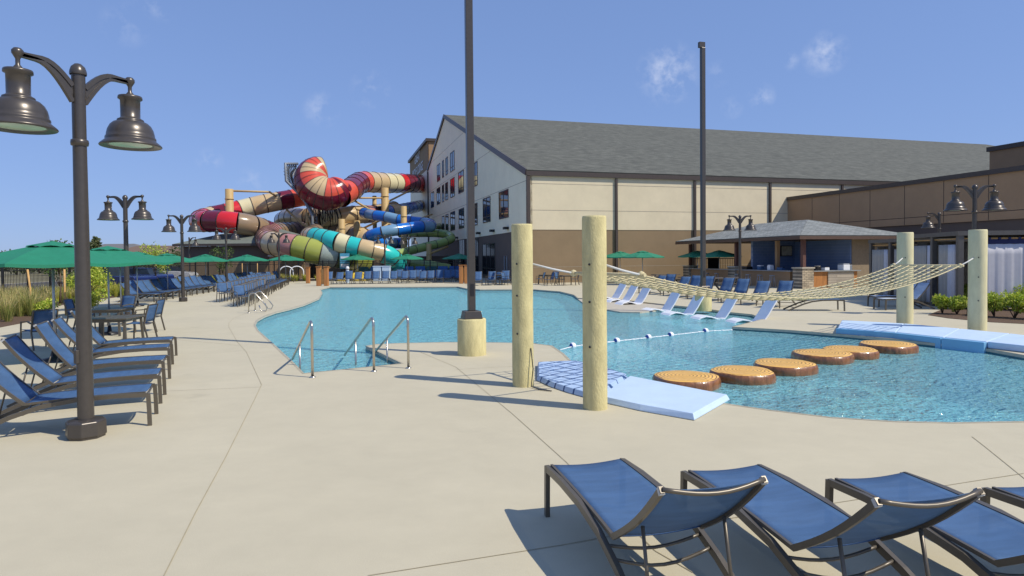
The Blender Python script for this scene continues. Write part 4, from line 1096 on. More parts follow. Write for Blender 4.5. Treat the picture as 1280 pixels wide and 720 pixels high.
# ------------------------------------------------------------------ plants
def leaves(mb, n, centre, size, leaf, nm, shape='ball', rnd=R_, lift=0):
    for _ in range(n):
        while True:
            p = V((rnd.uniform(-1, 1), rnd.uniform(-1, 1), rnd.uniform(-1, 1)))
            if p.length <= 1: break
        k = p.length; 
        if k > 0: p = p*(k**-.35 if k > .05 else 1)
        if p.length > 1.08: p = p.normalized()
        p = V((p.x*size[0], p.y*size[1], p.z*size[2]))+V(centre)
        a = V((rnd.uniform(-1, 1), rnd.uniform(-1, 1), rnd.uniform(-.4, 1))).normalized(); b = a.orthogonal().normalized(); b.rotate(Matrix.Rotation(rnd.uniform(0, 6.28), 3, a)); c = a.cross(b)
        L_ = leaf*rnd.uniform(.6, 1.3)
        mb.add([p, p+b*L_*.5+c*L_*.28, p+b*L_, p+b*L_*.5-c*L_*.28], [(0, 1, 2, 3)], rnd.randrange(nm))
def shrub(q, w, h, key, lab, n=700, leaf=.09, group='lime green shrubs by the cabana', clumps=7, name='shrub'):
    t = empty(name, (q.x, q.y, 0), 0, lab, 'shrub', group)
    mb = MB(); ms = leafmats(key)
    for i in range(clumps):
        a = R_.uniform(0, 6.28); r = R_.uniform(0, .6)*w/2; cs = R_.uniform(.35, .55)
        leaves(mb, n//clumps, (math.cos(a)*r, math.sin(a)*r, h*R_.uniform(.5, .78)), (w*cs*.6, w*cs*.6, h*.3), leaf, len(ms))
    mb.build('foliage', ms, t)
    mb = MB()
    for i in range(7):
        a = R_.uniform(0, 6.28); mb.tube([(0, 0, 0), (math.cos(a)*w*.15, math.sin(a)*w*.15, h*.35), (math.cos(a)*w*.3, math.sin(a)*w*.3, h*.7)], [.018, .012, .006], 5)
    mb.build('stems', mat('stem', (.12, .08, .05), .9), t)
struct(MB().prism([G(*p) for p in [(1160, 394), (1185, 398), (1240, 403), (1300, 406), (1420, 412), (1440, 392), (1300, 386), (1180, 386)]], -.02, .012).build('planting_bed', M_mulch))
shr = [((1178, 392), .55, .62, 'smallest lime shrub at the left tip of the cabana bed'), ((1196, 393), .7, .6, 'lime shrub just left of the right pale post'), ((1209, 386), .8, .9, 'lime shrub peeking out from behind the right pale post'),
       ((1243, 396), .9, .75, 'lime shrub first to the right of the right pale post'), ((1268, 398), 1.0, .8, 'lime shrub second to the right of the right pale post'), ((1246, 386), 1.0, .8, 'lime shrub in the second line, close to the white curtain'),
       ((1285, 389), 1.1, .95, 'taller lime shrub at the right frame edge, back line'), ((1300, 400), 1.1, .8, 'lime shrub at the right frame edge, front line')]
for p, w, h, lab in shr: shrub(G(*p), w, h, 'lime', lab, n=1500, leaf=.085)

# left bed
bed = [V(p) for p in [(-15.3, 12, 0), (-15.6, 18, 0), (-16.6, 22, 0), (-20.3, 27.5, 0), (-21.6, 31, 0), (-23.0, 40, 0), (-23.8, 50, 0), (-22.0, 57.5, 0), (-18, 60, 0), (-18, 62, 0), (-27.5, 61, 0), (-27, 50, 0), (-26.4, 38, 0), (-24.5, 28, 0), (-24.5, 10, 0)]]
struct(MB().prism(bed, -.02, .012).build('planting_bed', M_mulch))
struct(MB().prism([(-47, 10), (-27.8, 10), (-27.8, 61), (-24, 75), (-24, 118), (-47, 118)], -.02, .008).build('parking_lot', M_asph))
def inside(x, y):
    c = False; n = len(bed); j = n-1
    for i in range(n):
        a, b = bed[i], bed[j]
        if (a.y > y) != (b.y > y) and x < (b.x-a.x)*(y-a.y)/(b.y-a.y)+a.x: c = not c
        j = i
    return c
mb = MB(); ms = leafmats('dry'); msy = leafmats('yellow'); cnt = 0
while cnt < 430:
    x, y = R_.uniform(-27.5, -15), R_.uniform(10, 61)
    if not inside(x, y) or (x > -17.2 and y < 24): continue
    if any(abs(x-a) < .2 for a in ()): continue
    cnt += 1; near = y < 32; nb = 110 if near else 45; hh = R_.uniform(.75, 1.1) if near else R_.uniform(.6, .85)
    tone = R_.random()
    for _ in range(nb):
        a = R_.uniform(0, 6.28); r0_ = R_.uniform(0, .12); sp = R_.uniform(.1, .55)*hh; w = .006 if near else .014; h = hh*R_.uniform(.6, 1.05)
        c, s = math.cos(a), math.sin(a); b0 = V((x+c*r0_, y+s*r0_, 0)); m1 = b0+V((c*sp*.4, s*sp*.4, h*.65)); t1 = b0+V((c*sp, s*sp, h))
        sd = V((-s, c, 0))*w
        if near: mi = R_.choice([0, 0, 2, 1, 3] if tone < .5 else [1, 1, 3, 0])
        else: mi = R_.choice([4, 5, 6, 1] if tone < .8 else [0, 2, 6])
        mb.add([b0-sd, b0+sd, m1+sd, m1-sd], [(0, 1, 2, 3)], mi); mb.add([m1-sd, m1+sd, t1], [(0, 1, 2)], mi if R_.random() < .6 else (2 if near else 5))
struct(mb.build('ornamental_grass', ms+msy), 'stuff', 'tall dry yellow green ornamental grasses filling the left bed', 'grass')
def tree(x, y, h, cw, key, lab, n=1800, leaf=.16, group=None, name='tree', trunk=.05, base=.35):
    t = empty(name, (x, y, 0), 0, lab, 'tree', group); ms = leafmats(key)
    mb = MB(); tops = []
    mb.tube([(0, 0, 0), (.02*h, 0, h*.3), (0, .02*h, h*.62)], [trunk, trunk*.8, trunk*.5], 7)
    for i in range(9):
        a = i*2.4; e = V((math.cos(a)*cw*R_.uniform(.2, .42), math.sin(a)*cw*R_.uniform(.2, .42), h*R_.uniform(base+.1, .95)))
        mb.tube([(0, 0, h*R_.uniform(.25, .55)), e*.6+V((0, 0, h*.12)), e], [trunk*.4, trunk*.25, trunk*.1], 5); tops.append(e)
    mb.build('trunk', mat('trunk_bark', (.13, .09, .06), .9), t)
    mb = MB()
    for e in tops+[V((0, 0, h*.9)), V((0, 0, h*.6))]: leaves(mb, n//11, e, (cw*.24, cw*.24, h*.13), leaf, len(ms))
    mb.build('crown', ms, t)
tree(-17.6, 26.3, 2.35, 1.5, 'lime', 'young bushy green tree behind the near lamp post, left of the lounger row', n=3000, leaf=.1, base=.1)
shrub(V((-16.7, 24.6, 0)), 1.1, .75, 'yellow', 'low yellow green shrub at the foot of the young bushy tree', n=1400, leaf=.1, group='shrubs in the left bed')
shrub(V((-17.6, 23.8, 0)), .9, .6, 'lime', 'low green shrub left of the yellow one under the young tree', n=1000, leaf=.09, group='shrubs in the left bed')
tree(-21.5, 30, 3.0, 1.4, 'green', 'thin staked sapling left of the bushy tree under the umbrella', n=900, leaf=.12); tree(-24.3, 43, 3.2, 1.8, 'lime', 'airy sapling above the lounger row near the third lamp', n=900, leaf=.13); tree(-23.8, 52, 3.0, 1.6, 'green', 'airy sapling in front of the pump house', n=700, leaf=.13)
for i, (px, Y, lab) in enumerate([(38, 25, 'leaning pine stake left of the near umbrella pole'), (81, 24, 'curved pine stake right of the near umbrella pole'), (110, 31, 'pine stake behind the near lamp post'), (303, 56, 'pine stake left of the far umbrella pole by the pump house'), (322, 56, 'pine stake right of the far umbrella pole by the pump house')]):
    q = D(px, 330, Y); tag(MB().tube([(q.x, q.y, 0), (q.x-.03, q.y, .9), (q.x-.12 if i == 0 else q.x-.02, q.y, 1.75)], .035, 8).build('tree_stake', M_woodp), lab, 'stake', 'pine tree stakes')
# fence
def fence(pts, h, lab, name='metal_fence', solid=False):
    t = empty(name, (pts[0][0], pts[0][1], 0), 0, lab, 'fence'); o = V((pts[0][0], pts[0][1], 0)); mb = MB(); rb = MB()
    for i in range(len(pts)-1):
        a, b = V((*pts[i], 0))-o, V((*pts[i+1], 0))-o; L_ = (b-a).length; d = (b-a).normalized(); rz = math.atan2(d.y, d.x)
        if solid: mb.box(((a+b)/2)+V((0, 0, h/2)), (L_, .04, h), rz)
        else:
            for k in range(int(L_/.14)): p = a+d*(k*.14); mb.box((p.x, p.y, h/2), (.018, .018, h), rz)
        for z in (h-.03, h-.25, .15): rb.box(((a+b)/2)+V((0, 0, z)), (L_, .05, .045), rz)
        for k in range(int(L_/2.4)+1):
            p = a+d*(k*2.4); MB().box((p.x, p.y, h/2+.04), (.09, .09, h+.08), rz).build('fence_post', M_black, t)
    mb.build('pickets' if not solid else 'panel', M_black, t); rb.build('rails', M_black, t)
fence([(-25, 31), (-26.6, 38), (-27.3, 50), (-27.6, 61)], 1.85, 'black metal picket fence behind the grass bed on the left')
fence([(-30, 29.6), (-25.2, 31)], 1.85, 'solid black fence panel at the left frame edge', 'solid_fence', True)
fence([(-27.6, 61), (-17.5, 60.2)], 1.85, 'black metal picket fence in front of the pump house'); fence([(-17.5, 60.4), (-5, 62.3)], 1.85, 'black metal picket fence under the water slides')

# far houses, trees, cars
def house(px, Y, w, d, h, rh, m, mr, lab, hip=True):
    q = D(px, 322, Y); t = empty('suburban_house', (q.x, q.y, 0), R_.uniform(-.3, .3), lab, 'house', 'houses beyond the parking lot')
    MB().bbox(-w/2, w/2, -d/2, d/2, 0, h).build('wall', m, t)
    o = .5; mb = MB(); k = w/4 if hip else 0
    mb.add([(-w/2-o, -d/2-o, h), (w/2+o, -d/2-o, h), (w/2+o, d/2+o, h), (-w/2-o, d/2+o, h), (-w/2+k, 0, h+rh), (w/2-k, 0, h+rh)], [(0, 1, 5, 4), (1, 2, 5), (2, 3, 4, 5), (3, 0, 4), (3, 2, 1, 0)]); mb.build('roof', mr, t)
    for x in (-w*.3, 0, w*.3): f = MB().bbox(x-.6, x+.6, -d/2-.04, -d/2-.005, 1, 2.2).build('window', M_paint, t); MB().bbox(x-.52, x+.52, -d/2-.05, -d/2-.041, 1.08, 2.12).build('pane', M_glass, f)
M_hr = mat('house_roof_brown', (.16, .11, .085), .9); M_hg = mat('house_roof_grey', (.15, .15, .155), .9); M_hw = mat('house_wall', (.45, .40, .33), .9)
house(195, 150, 17, 10, 3.6, 2.0, M_hw, M_hr, 'tan house with a brown hip roof above the third green umbrella'); house(217, 165, 13, 9, 3.4, 1.6, M_hw, M_hr, 'smaller tan house right of the brown roofed one, left of the pump house')
house(150, 190, 18, 11, 5.3, 1.9, M_hw, M_hg, 'two storey house with a grey roof right of the near lamp pole'); house(172, 230, 14, 10, 3.6, 2.4, M_paint, M_hr, 'distant white house between the grey and brown roofs')
house(187, 240, 10, 10, 6.0, 2.0, M_hw, M_hg, 'distant grey roofed house behind the brown roof')
tree(D(119, 320, 120).x, 120, 6.5, 1.6, 'far', 'slim dark conifer on the horizon right of the near lamp pole', n=1500, leaf=.5, name='conifer_tree', trunk=.15)
tl_ = [(20, 100, 3.6), (-5, 90, 3.4), (48, 110, 3.4), (75, 95, 3.0), (102, 100, 3.2), (165, 105, 3.0), (178, 110, 3.4), (205, 100, 3.4), (226, 95, 4.0), (240, 90, 3.2), (140, 120, 3.2), (350, 105, 3), (395, 95, 4), (372, 110, 3.5)]
for i, (px, Y, h) in enumerate(tl_):
    tree(D(px, 320, Y).x, Y, h, h*1.6, 'far', '%s distant rounded green tree from the left on the horizon beyond the fence' % nth(1+sorted(p[0] for p in tl_).index(px)), n=1300, leaf=.4, group='distant trees beyond the fence', trunk=.12, base=.0)
def car(q, rz, m, lab, truck=False):
    t = empty('parked_pickup' if truck else 'parked_car', (q.x, q.y, 0), rz, lab, 'truck' if truck else 'car', 'cars in the lot behind the fence'); L_, W = (5.4, 1.9) if truck else (4.5, 1.8)
    prof = [(-L_/2, .45), (-L_/2, .95), (-L_/2+.1, 1.05), (-.3, 1.08), (L_*.22, 1.05), (L_/2-.15, .92), (L_/2, .75), (L_/2, .42)]
    mb = MB(); n = len(prof); vs = [(x, -W/2, z) for x, z in prof]+[(x, W/2, z) for x, z in prof]
    mb.add(vs, [tuple(range(n)), tuple(reversed(range(n, 2*n)))]+[(i, (i+1) % n, n+(i+1) % n, n+i) for i in range(n)]); mb.build('body', m, t, bevel=.05)
    x0, x1 = (-.6, 1.2) if truck else (-1.6, 1.15); H = 1.75 if truck else 1.48
    def cabin(ins, z0, z1, nm, mm, par):
        mb = MB(); y = W/2-.08-ins; mb.add([(x0-.0+ins, -y, z0), (x1-ins, -y, z0), (x1-ins, y, z0), (x0+ins, y, z0), (x0+.35, -y+.15, z1), (x1-.65, -y+.15, z1), (x1-.65, y-.15, z1), (x0+.35, y-.15, z1)], [(0, 1, 5, 4), (1, 2, 6, 5), (2, 3, 7, 6), (3, 0, 4, 7), (4, 5, 6, 7), (3, 2, 1, 0)]); return mb.build(nm, mm, par)
    cabin(0, 1.05, H, 'windows', M_glass, t); MB().bbox(x0+.33, x1-.63, -W/2+.2, W/2-.2, H, H+.04).build('cabin_roof', m, t, bevel=.02)
    for sx in (-1, 1):
        for sy in (-1, 1):
            w = MB().tube([(sx*L_*.31, sy*(W/2-.2), .36), (sx*L_*.31, sy*(W/2+.01), .36)], .36, 18).build('wheel', M_black, t)
            MB().tube([(sx*L_*.31, sy*(W/2+.012), .36), (sx*L_*.31, sy*(W/2+.025), .36)], .2, 12).build('rim', M_galv, w)
    for sy in (-1, 1): MB().bbox(L_/2-.04, L_/2+.02, sy*.65-.2, sy*.65+.2, .62, .76).build('headlight', M_white, t)
M_cb = mat('car_navy', (.012, .025, .12), .25, coat=.7)
car(D(140, 330, 42), 2.9, M_cb, 'dark blue pickup parked behind the young bushy tree', True); car(D(172, 330, 46), 3.0, M_cb, 'dark blue car behind the fence right of the blue pickup')
car(D(168, 330, 56), .1, M_paint, 'white car behind the dark blue car'); car(D(212, 330, 60), .1, M_paint, 'white car farther right behind the lounger row')

# pump house
CP = D(216, 305, 66); peak = D(288, 288, 72)
t = empty('pump_house', (CP.x, CP.y, 0), 0, 'low dark brown pump house with a grey green hipped roof beneath the red slide', 'building')
w_ = D(385, 305, 66).x-CP.x; ez = CP.z
MB().bbox(.6, w_-.6, .6, 11, 0, ez-.25).build('wall', M_brownd, t)
mb = MB(); mb.add([(0, 0, ez), (w_, 0, ez), (w_, 12, ez), (0, 12, ez), (w_*.38, 6, peak.z+.2), (w_*.62, 6, peak.z+.2)], [(0, 1, 5, 4), (1, 2, 5), (2, 3, 4, 5), (3, 0, 4), (3, 2, 1, 0)]); mb.build('roof', M_hg and mat('pump_roof', (.14, .16, .14), .9, noise=.12, nscale=4), t)
MB().bbox(-.05, w_+.05, -.06, .1, ez-.25, ez-.01).build('fascia', M_fascia, t)
MB().bbox(.58, w_-.58, .5, .598, .0, 1.9).build('lower_band', M_brownw, t)
dr = MB().bbox(w_*.70, w_*.78, .44, .49, 0, 2.4).build('door', M_tanw, t); MB().bbox(w_*.69, w_*.79, .43, .498, 2.402, 2.6).build('door_header', M_white, t)

# ------------------------------------------------------------------ water slides
def catmull(P, n=14):
    out = []; P = [P[0]*2-P[1]]+P+[P[-1]*2-P[-2]]
    for i in range(1, len(P)-2):
        for k in range(n):
            t = k/n; a, b, c, d = P[i-1], P[i], P[i+1], P[i+2]
            out.append(.5*((2*b)+(c-a)*t+(2*a-5*b+4*c-d)*t*t+(3*b-a-3*c+d)*t**3))
    out.append(P[-2]); return out
def C(name, rgb, rough=.22): return mat('slide_'+name, rgb, rough, coat=.25, noise=.05, nscale=.8)
S = {'red': C('red', (.60, .02, .025)), 'maroon': C('maroon', (.15, .01, .028)), 'orange': C('coral', (.66, .09, .05)), 'tan': C('tan', (.55, .41, .23)), 'brown': C('brown', (.27, .19, .115)), 'pale': C('pale', (.66, .60, .38)), 'rose': C('rose', (.45, .20, .17)),
     'plum': C('plum', (.19, .14, .15)), 'olive': C('olive', (.33, .36, .07)), 'grey': C('grey', (.28, .33, .30)), 'moss': C('moss', (.13, .17, .035)), 'teal': C('teal', (.03, .52, .50)), 'blue': C('blue', (.012, .15, .55)), 'sky': C('sky', (.16, .30, .46)),
     'green': C('green', (.24, .33, .10)), 'green2': C('green2', (.28, .38, .12)), 'flange': C('flange', (.05, .035, .03), .5), 'teald': C('teal_dark', (.01, .12, .16))}
def slide(name, pts, r, cols, lab, seglen=2.2, flr=1.035, nseg=20):
    P = [D(*p) for p in pts]; path = catmull(P); o0 = P[0]
    t = empty(name, (o0.x, o0.y, 0), 0, lab, 'water slide', 'tube water slides'); o = V((o0.x, o0.y, 0))
    # resample
    L = [0]
    for i in range(1, len(path)): L.append(L[-1]+(path[i]-path[i-1]).length)
    tot = L[-1]; nsec = max(1, round(tot/seglen)); sub = 4
    def at(s):
        s = min(max(s, 0), tot)
        for i in range(1, len(L)):
            if L[i] >= s: u = (s-L[i-1])/max(L[i]-L[i-1], 1e-6); return path[i-1].lerp(path[i], u)
        return path[-1]
    for k in range(nsec):
        s0, s1 = tot*k/nsec, tot*(k+1)/nsec
        ps = [at(s0+(s1-s0)*j/sub)-o for j in range(sub+1)]
        # extend tangents so that neighbours meet
        if cols[-1] == '*': c = cols[k % (len(cols)-1)]
        elif len(cols) == len(pts)-1:
            sm = (s0+s1)/2; j = next((i for i in range(len(pts)-1) if sm <= L[(i+1)*14]), len(cols)-1); c = cols[j]
        else: c = cols[min(k, len(cols)-1)]
        mb = MB(); mb.tube(ps, r, nseg, cap=False)
        d = (ps[1]-ps[0]).normalized(); mb.tube([ps[0]-d*.04, ps[0]+d*.04], r*flr, nseg, mi=1, cap=True, smooth=False)
        mb.build('tube_section', [S[c], S['flange']], t)
    return path, t
# main red slide: wall exit to bowl
slide('red_tube_slide', [(534, 230, 110), (527, 229.8, 106.5), (514, 229.5, 101), (503, 229, 97.5), (493, 229, 94.5), (477, 228.5, 91), (456, 227.5, 87), (447, 230, 84), (438, 237.5, 79.6), (430, 241.5, 77.6), (425, 245, 76.6)], 1.45, ['tan', 'red', 'maroon', 'red', 'pale', 'tan', 'orange', 'maroon', 'orange', 'orange'], 'upper red and tan tube slide running from the lodge wall into the striped bowl', 2.2)
bc = D(410.5, 225, 77.0); A_ = V((.30, -.85, .43)).normalized(); X_ = V((0, 0, 1)).cross(A_).normalized(); Z_ = A_.cross(X_)
t = empty('slide_bend', (bc.x, bc.y, 0), 0, 'big red and tan striped hairpin bend at the top of the slide complex', 'slide bend'); bl = V((0, 0, bc.z))
NS = 15; PH0, PH1 = 106, 334
cl = ['tan', 'orange', 'orange', 'tan', 'tan', 'orange', 'orange', 'tan', 'tan', 'tan', 'orange', 'orange', 'orange', 'maroon', 'orange']
def bend_ring(ph, nr=28, k=1.0):
    f = (ph-PH0)/(PH1-PH0); r = 1.5+.55*math.sin(math.pi*min(max(f, 0), 1))**.7
    d = X_*math.cos(rad(ph))+Z_*math.sin(rad(ph)); c = bl+d*(r*1.02)
    return [c+(d*math.cos(q)+A_*math.sin(q))*r*k for q in [2*math.pi*i/nr for i in range(nr)]]
for i in range(NS):
    a0, a1 = PH0+(PH1-PH0)*i/NS, PH0+(PH1-PH0)*(i+1)/NS; mb = MB(); nr = 28; rings = [bend_ring(a0+(a1-a0)*j/4) for j in range(5)]
    for j in range(4):
        o = len(mb.v); mb.v += rings[j]+rings[j+1]
        for q in range(nr):
            mb.f.append([o+q, o+(q+1) % nr, o+nr+(q+1) % nr, o+nr+q]); mb.m.append(1 if math.cos(2*math.pi*(q+.5)/nr) > .62 else 0); mb.sm.append(True)
    e = bend_ring(a0, nr, 1.03); e2 = bend_ring(a0+1.1, nr, 1.03); o = len(mb.v); mb.v += e+e2
    for q in range(nr): mb.f.append([o+q, o+(q+1) % nr, o+nr+(q+1) % nr, o+nr+q]); mb.m.append(2); mb.sm.append(False)
    if i in (0, NS-1):
        o = len(mb.v); mb.v += rings[0] if i == 0 else rings[4]; mb.f.append([o+q for q in range(nr)]); mb.m.append(2); mb.sm.append(False)
    mb.build('bend_section', [S[cl[i]], S['maroon'], S['flange']], t)
slide('red_tan_loop_slide', [(378, 246, 81), (362, 249, 80), (352, 250.7, 79.3), (340, 253, 78.6), (327, 255.5, 78), (315, 258.5, 77.5), (303, 261.5, 77), (285, 266, 76), (264, 270.5, 75), (253, 274, 73), (251, 276.5, 70.5), (259, 276.5, 68.7), (270, 276.7, 68.2), (288, 278, 68), (306, 280.5, 68.6), (321, 284, 70), (335, 289, 73), (347, 292, 77)], 1.17,
      ['orange', 'maroon', 'tan', 'brown', 'tan', 'pale', 'red', 'maroon', 'tan', 'red', 'red', 'maroon', 'red', 'tan', 'brown', 'maroon', 'red'], 'red and tan tube slide looping round on the far left of the complex', 1.6)
slide('tan_tube_slide', [(492, 262, 92), (470, 267, 87), (452, 268, 84), (430, 269.5, 82), (405, 271.5, 81), (380, 272, 82), (362, 272, 85), (354, 277, 88), (366, 283, 89), (385, 290, 87), (400, 293, 84)], 1.2, ['brown', 'tan', 'tan', 'rose', 'tan', 'tan', 'pale', 'brown', 'tan', 'brown', 'brown', 'plum', 'brown', 'plum'], 'brown and tan tube slide passing below the striped bowl', 2.0)
slide('ribbed_tan_slide', [(388, 296, 84), (405, 293, 83), (422, 292, 82), (440, 295, 81), (455, 300, 80), (470, 306, 80)], 1.5, ['tan', 'brown', 'tan', '*'], 'ribbed tan tube slide behind the turquoise one', 1.1)
slide('plum_olive_slide', [(410, 285, 86), (385, 288, 82), (360, 290, 78), (341, 292, 73), (334, 298, 68), (340, 304, 64), (358, 307, 62.5), (375, 310, 62), (395, 315, 62), (415, 319, 62.5), (436, 322, 64), (452, 327, 67)], 1.22, ['plum', 'plum', 'brown', 'rose', 'rose', 'tan', 'rose', 'olive', 'grey', 'moss', 'olive'], 'rose, tan and olive tube slide curling at the lower left', 1.25)
slide('turquoise_slide', [(395, 291, 69), (387, 295, 66), (396, 296.5, 63.5), (418, 301.5, 62), (437, 307, 62), (456, 311.5, 62), (474, 315.5, 62.5), (488, 321, 63), (497, 330, 64), (500, 338, 65)], .95, ['brown', 'tan', 'teal', 'pale', 'teal', 'tan', 'teal', 'teal', 'teald'], 'turquoise and tan tube slide sloping down to the right', 1.15)
slide('blue_tube_slide', [(455, 266, 78), (466, 269, 76), (482, 271, 75), (500, 275, 74.5), (520, 277.5, 74.5), (536, 279.5, 73.5), (538, 283, 71.5), (524, 283.5, 70), (505, 286, 69), (485, 289, 68), (468, 293, 68), (460, 298, 69.5), (468, 303, 71.5), (485, 304, 73), (505, 304, 75)], .63, ['blue', 'sky', 'blue', 'sky', 'blue', '*'], 'blue and pale blue spiral tube slide before the lodge gable', 1.6)
slide('upper_blue_slide', [(526, 257, 106), (515, 259.5, 98), (503, 262, 92), (488, 264, 88), (474, 266, 85)], .9, ['tan', 'blue', 'sky', 'blue', 'blue', 'sky', '*'], 'short blue tube slide leaving the lodge wall through an orange ring', 2.6)
slide('green_tube_slide', [(500, 292, 76), (522, 291.5, 75), (545, 291.5, 74), (560, 293.5, 73.5), (564, 298.5, 72), (550, 304, 70.5), (530, 309, 69.5), (510, 314, 68), (492, 319.5, 66.5), (480, 323, 66)], .47, ['green', 'green2', '*'], 'thin green tube slide with a hairpin at its right end', 1.3)
slide('upper_green_slide', [(551, 283, 90), (540, 286, 84), (527, 288.5, 79), (515, 291, 77)], .5, ['green', '*'], 'short green tube slide behind the blue spiral', 2.0)
slide('lower_green_slide', [(496, 327, 67), (515, 329, 67), (540, 332, 67.5), (562, 336, 68)], .5, ['green', '*'], 'low green tube slide near the ground with a brown end', 1.5)
# columns
def column(px, y0, Y, r, lab):
    q = D(px, y0, Y); t = empty('slide_column', (q.x, q.y, 0), 0, lab, 'column', 'tan steel columns holding the slides')
    m = mat('column_tan', (.48, .33, .14), .6, noise=.08)
    MB().lathe([(r, 0), (r, q.z), (r*.9, q.z+.02), (0, q.z+.02)], n=20).build('shaft', m, t)
    for z in (q.z-1.2, q.z*.5): MB().lathe([(r*1.01, z), (r*1.1, z), (r*1.1, z+.12), (r*1.01, z+.12)], n=20).build('band', m, t)
    return q
for a in [(286.5, 236.5, 73.5, .45, 'thick tan column leftmost, rising above the red loop'), (481, 235, 85, .5, 'thick tan column right of the striped bowl, tallest on the right'), (427, 274, 76, .4, 'tan column under the pale band of the tan slide'), (504.5, 258, 72, .35, 'tan column in front of the blue spiral slide'),
          (446, 276, 79, .4, 'tan column between turquoise and blue slides'), (384, 266, 77, .2, 'slender tan column below the striped bowl'), (411, 274, 83, .2, 'slender tan column behind the tan slide'), (536, 305, 69, .28, 'tan column under the green hairpin'), (468, 245, 90, .3, 'tan column behind the thick right column'),
          (304, 292, 70, .3, 'short tan column under the red loop'), (403, 318, 68, .25, 'short column below the olive slide section'), (510, 318, 67.5, .3, 'short column below the green slide')]: column(*a)
def strut(pts, r, lab, m=None, name='steel_brace'):
    P = [D(*p) for p in pts]; o = tag(MB().tube(P, r, 6).build(name, m or MATS['column_tan']), lab, 'brace', 'tan steel braces between the slides'); return o
for pts, lab in [([(287, 238.5, 73.5), (337, 240, 76), (345, 245, 78)], 'horizontal brace from the leftmost column top to the red loop'), ([(435, 246, 80), (462, 262, 82), (474, 268, 84)], 'curved brace below the upper red tube'), ([(440, 247.5, 81), (480, 247.5, 85)], 'horizontal brace left of the thick right column'),
                 ([(485, 252, 85), (515, 237, 98)], 'diagonal brace right of the thick right column'), ([(358, 262, 79), (378, 280, 78), (392, 290, 77)], 'diagonal brace below the upper loop tube'), ([(392, 291, 76), (415, 273, 80)], 'diagonal brace rising right under the tan slide'), ([(380, 272, 79), (412, 271, 82)], 'short brace beneath the bowl'),
                 ([(395, 300, 76), (384, 268, 77)], 'brace leaning on the slender column'), ([(300, 297, 71), (340, 295, 72)], 'horizontal brace under the red loop'), ([(305, 300, 70), (330, 290, 73)], 'diagonal brace under the red loop'), ([(535, 318, 69), (560, 308, 71)], 'diagonal brace under the green hairpin'),
                 ([(470, 290, 76), (500, 270, 80)], 'diagonal brace behind the blue spiral'), ([(468, 268, 80), (505, 292, 76)], 'crossing brace behind the blue spiral'), ([(455, 285, 80), (478, 274, 78)], 'short brace left of the blue spiral'), ([(415, 330, 66), (400, 348, 66)], 'diagonal pale leg below the turquoise slide'),
                 ([(446, 262, 80), (500, 268, 84)], 'long sloping brace behind the thick right column'), ([(500, 283, 78), (540, 268, 95)], 'far brace towards the lodge wall'), ([(443, 336, 65), (434, 346, 65)], 'low diagonal brace by the blue panels')]: strut(pts, .13, lab)
# grey steel truss left of the bowl
t0 = D(357, 206, 76); t = empty('steel_truss', (t0.x, t0.y, 0), 0, 'grey galvanised truss mast with mesh beside the striped bowl', 'truss'); o = V((t0.x, t0.y, 0))
ch1 = [D(*p)-o for p in [(372, 204.5, 77), (356.5, 204.5, 75), (357.5, 226, 75), (379, 248, 75), (390.5, 270, 75), (390.5, 305, 75)]]
ch2 = [D(*p)-o for p in [(370, 210, 77.5), (365, 222, 77), (372, 240, 77), (384, 256, 77), (396, 272, 77), (396, 300, 77)]]
M_truss = mat('truss_grey', (.20, .22, .25), .5, .2)
MB().tube(ch1, .15, 8).build('main_tube', M_truss, t); MB().tube(ch2, .10, 6).build('rear_tube', M_truss, t)
mb = MB()
pa, pb = catmull(ch1, 6), catmull(ch2, 6)
for i in range(0, min(len(pa), len(pb))-2, 1): mb.tube([pa[i], pb[i+1]], .05, 4); mb.tube([pb[i], pa[i+1]], .05, 4)
mb.build('lattice', M_truss, t)
q = D(390, 268, 77); t = empty('slide_netting', (q.x, q.y, 0), 0, 'fine dark lattice work hanging under the striped bowl', 'lattice'); mb = MB()
for i in range(14):
    a = D(385+i*2.7, 252+5*math.sin(i), 79); b = D(380+i*3.3, 281+3*math.sin(i*2), 79); mb.tube([a-V((q.x, q.y, 0)), b-V((q.x, q.y, 0))], .05, 4)
    b = D(392+i*2.7, 272+6*math.sin(i*1.7), 79); mb.tube([a-V((q.x, q.y, 0)), b-V((q.x, q.y, 0))], .05, 4)
mb.build('bars', M_dark, t)

# things under the slides
t = empty('slide_plant_building', tuple(G(400, 340)), 0, 'dark low equipment shed beneath the slides', 'building'); q = D(395, 322, 68); t.location = (q.x, q.y, 0)
w_ = D(560, 322, 72).x-q.x
MB().bbox(0, 5.2, 0, 6, 0, 2.7).build('wall', M_dark, t); MB().bbox(5.3, w_, 4, 10, 0, 2.3).build('rear_wall', M_brownd, t)
MB().bbox(-.2, 5.4, -.2, 6.2, 2.702, 2.85).build('roof', M_fascia, t)
q = D(448, 340, 63); t = empty('run_out_flume', (q.x, q.y, 0), 0, 'dark teal slide run out trough behind the far blue loungers', 'flume')
w_ = D(575, 340, 63).x-q.x
MB().bbox(0, w_, 0, .3, 0, 1.1).build('side_wall', S['teald'], t)
for k in range(9): MB().bbox(k*w_/9+.1, (k+1)*w_/9-.1, -.12, -.002, .05, 1.25).build('panel', S['blue' if k % 3 else 'teald'], t)
for i, px in enumerate((472, 483)):
    q = D(px, 340, 58.5); t = empty('blue_bin', (q.x, q.y, 0), 0, 'pale blue upright bin behind the far loungers, '+('left' if i == 0 else 'right')+' one of two', 'bin', 'pale blue bins')
    MB().bbox(-.36, .36, -.3, .3, 0, 1.3).build('body', M_bluepad, t, bevel=.03); MB().bbox(-.4, .4, -.33, .33, 1.302, 1.38).build('lid', M_bluepad, t, bevel=.02)
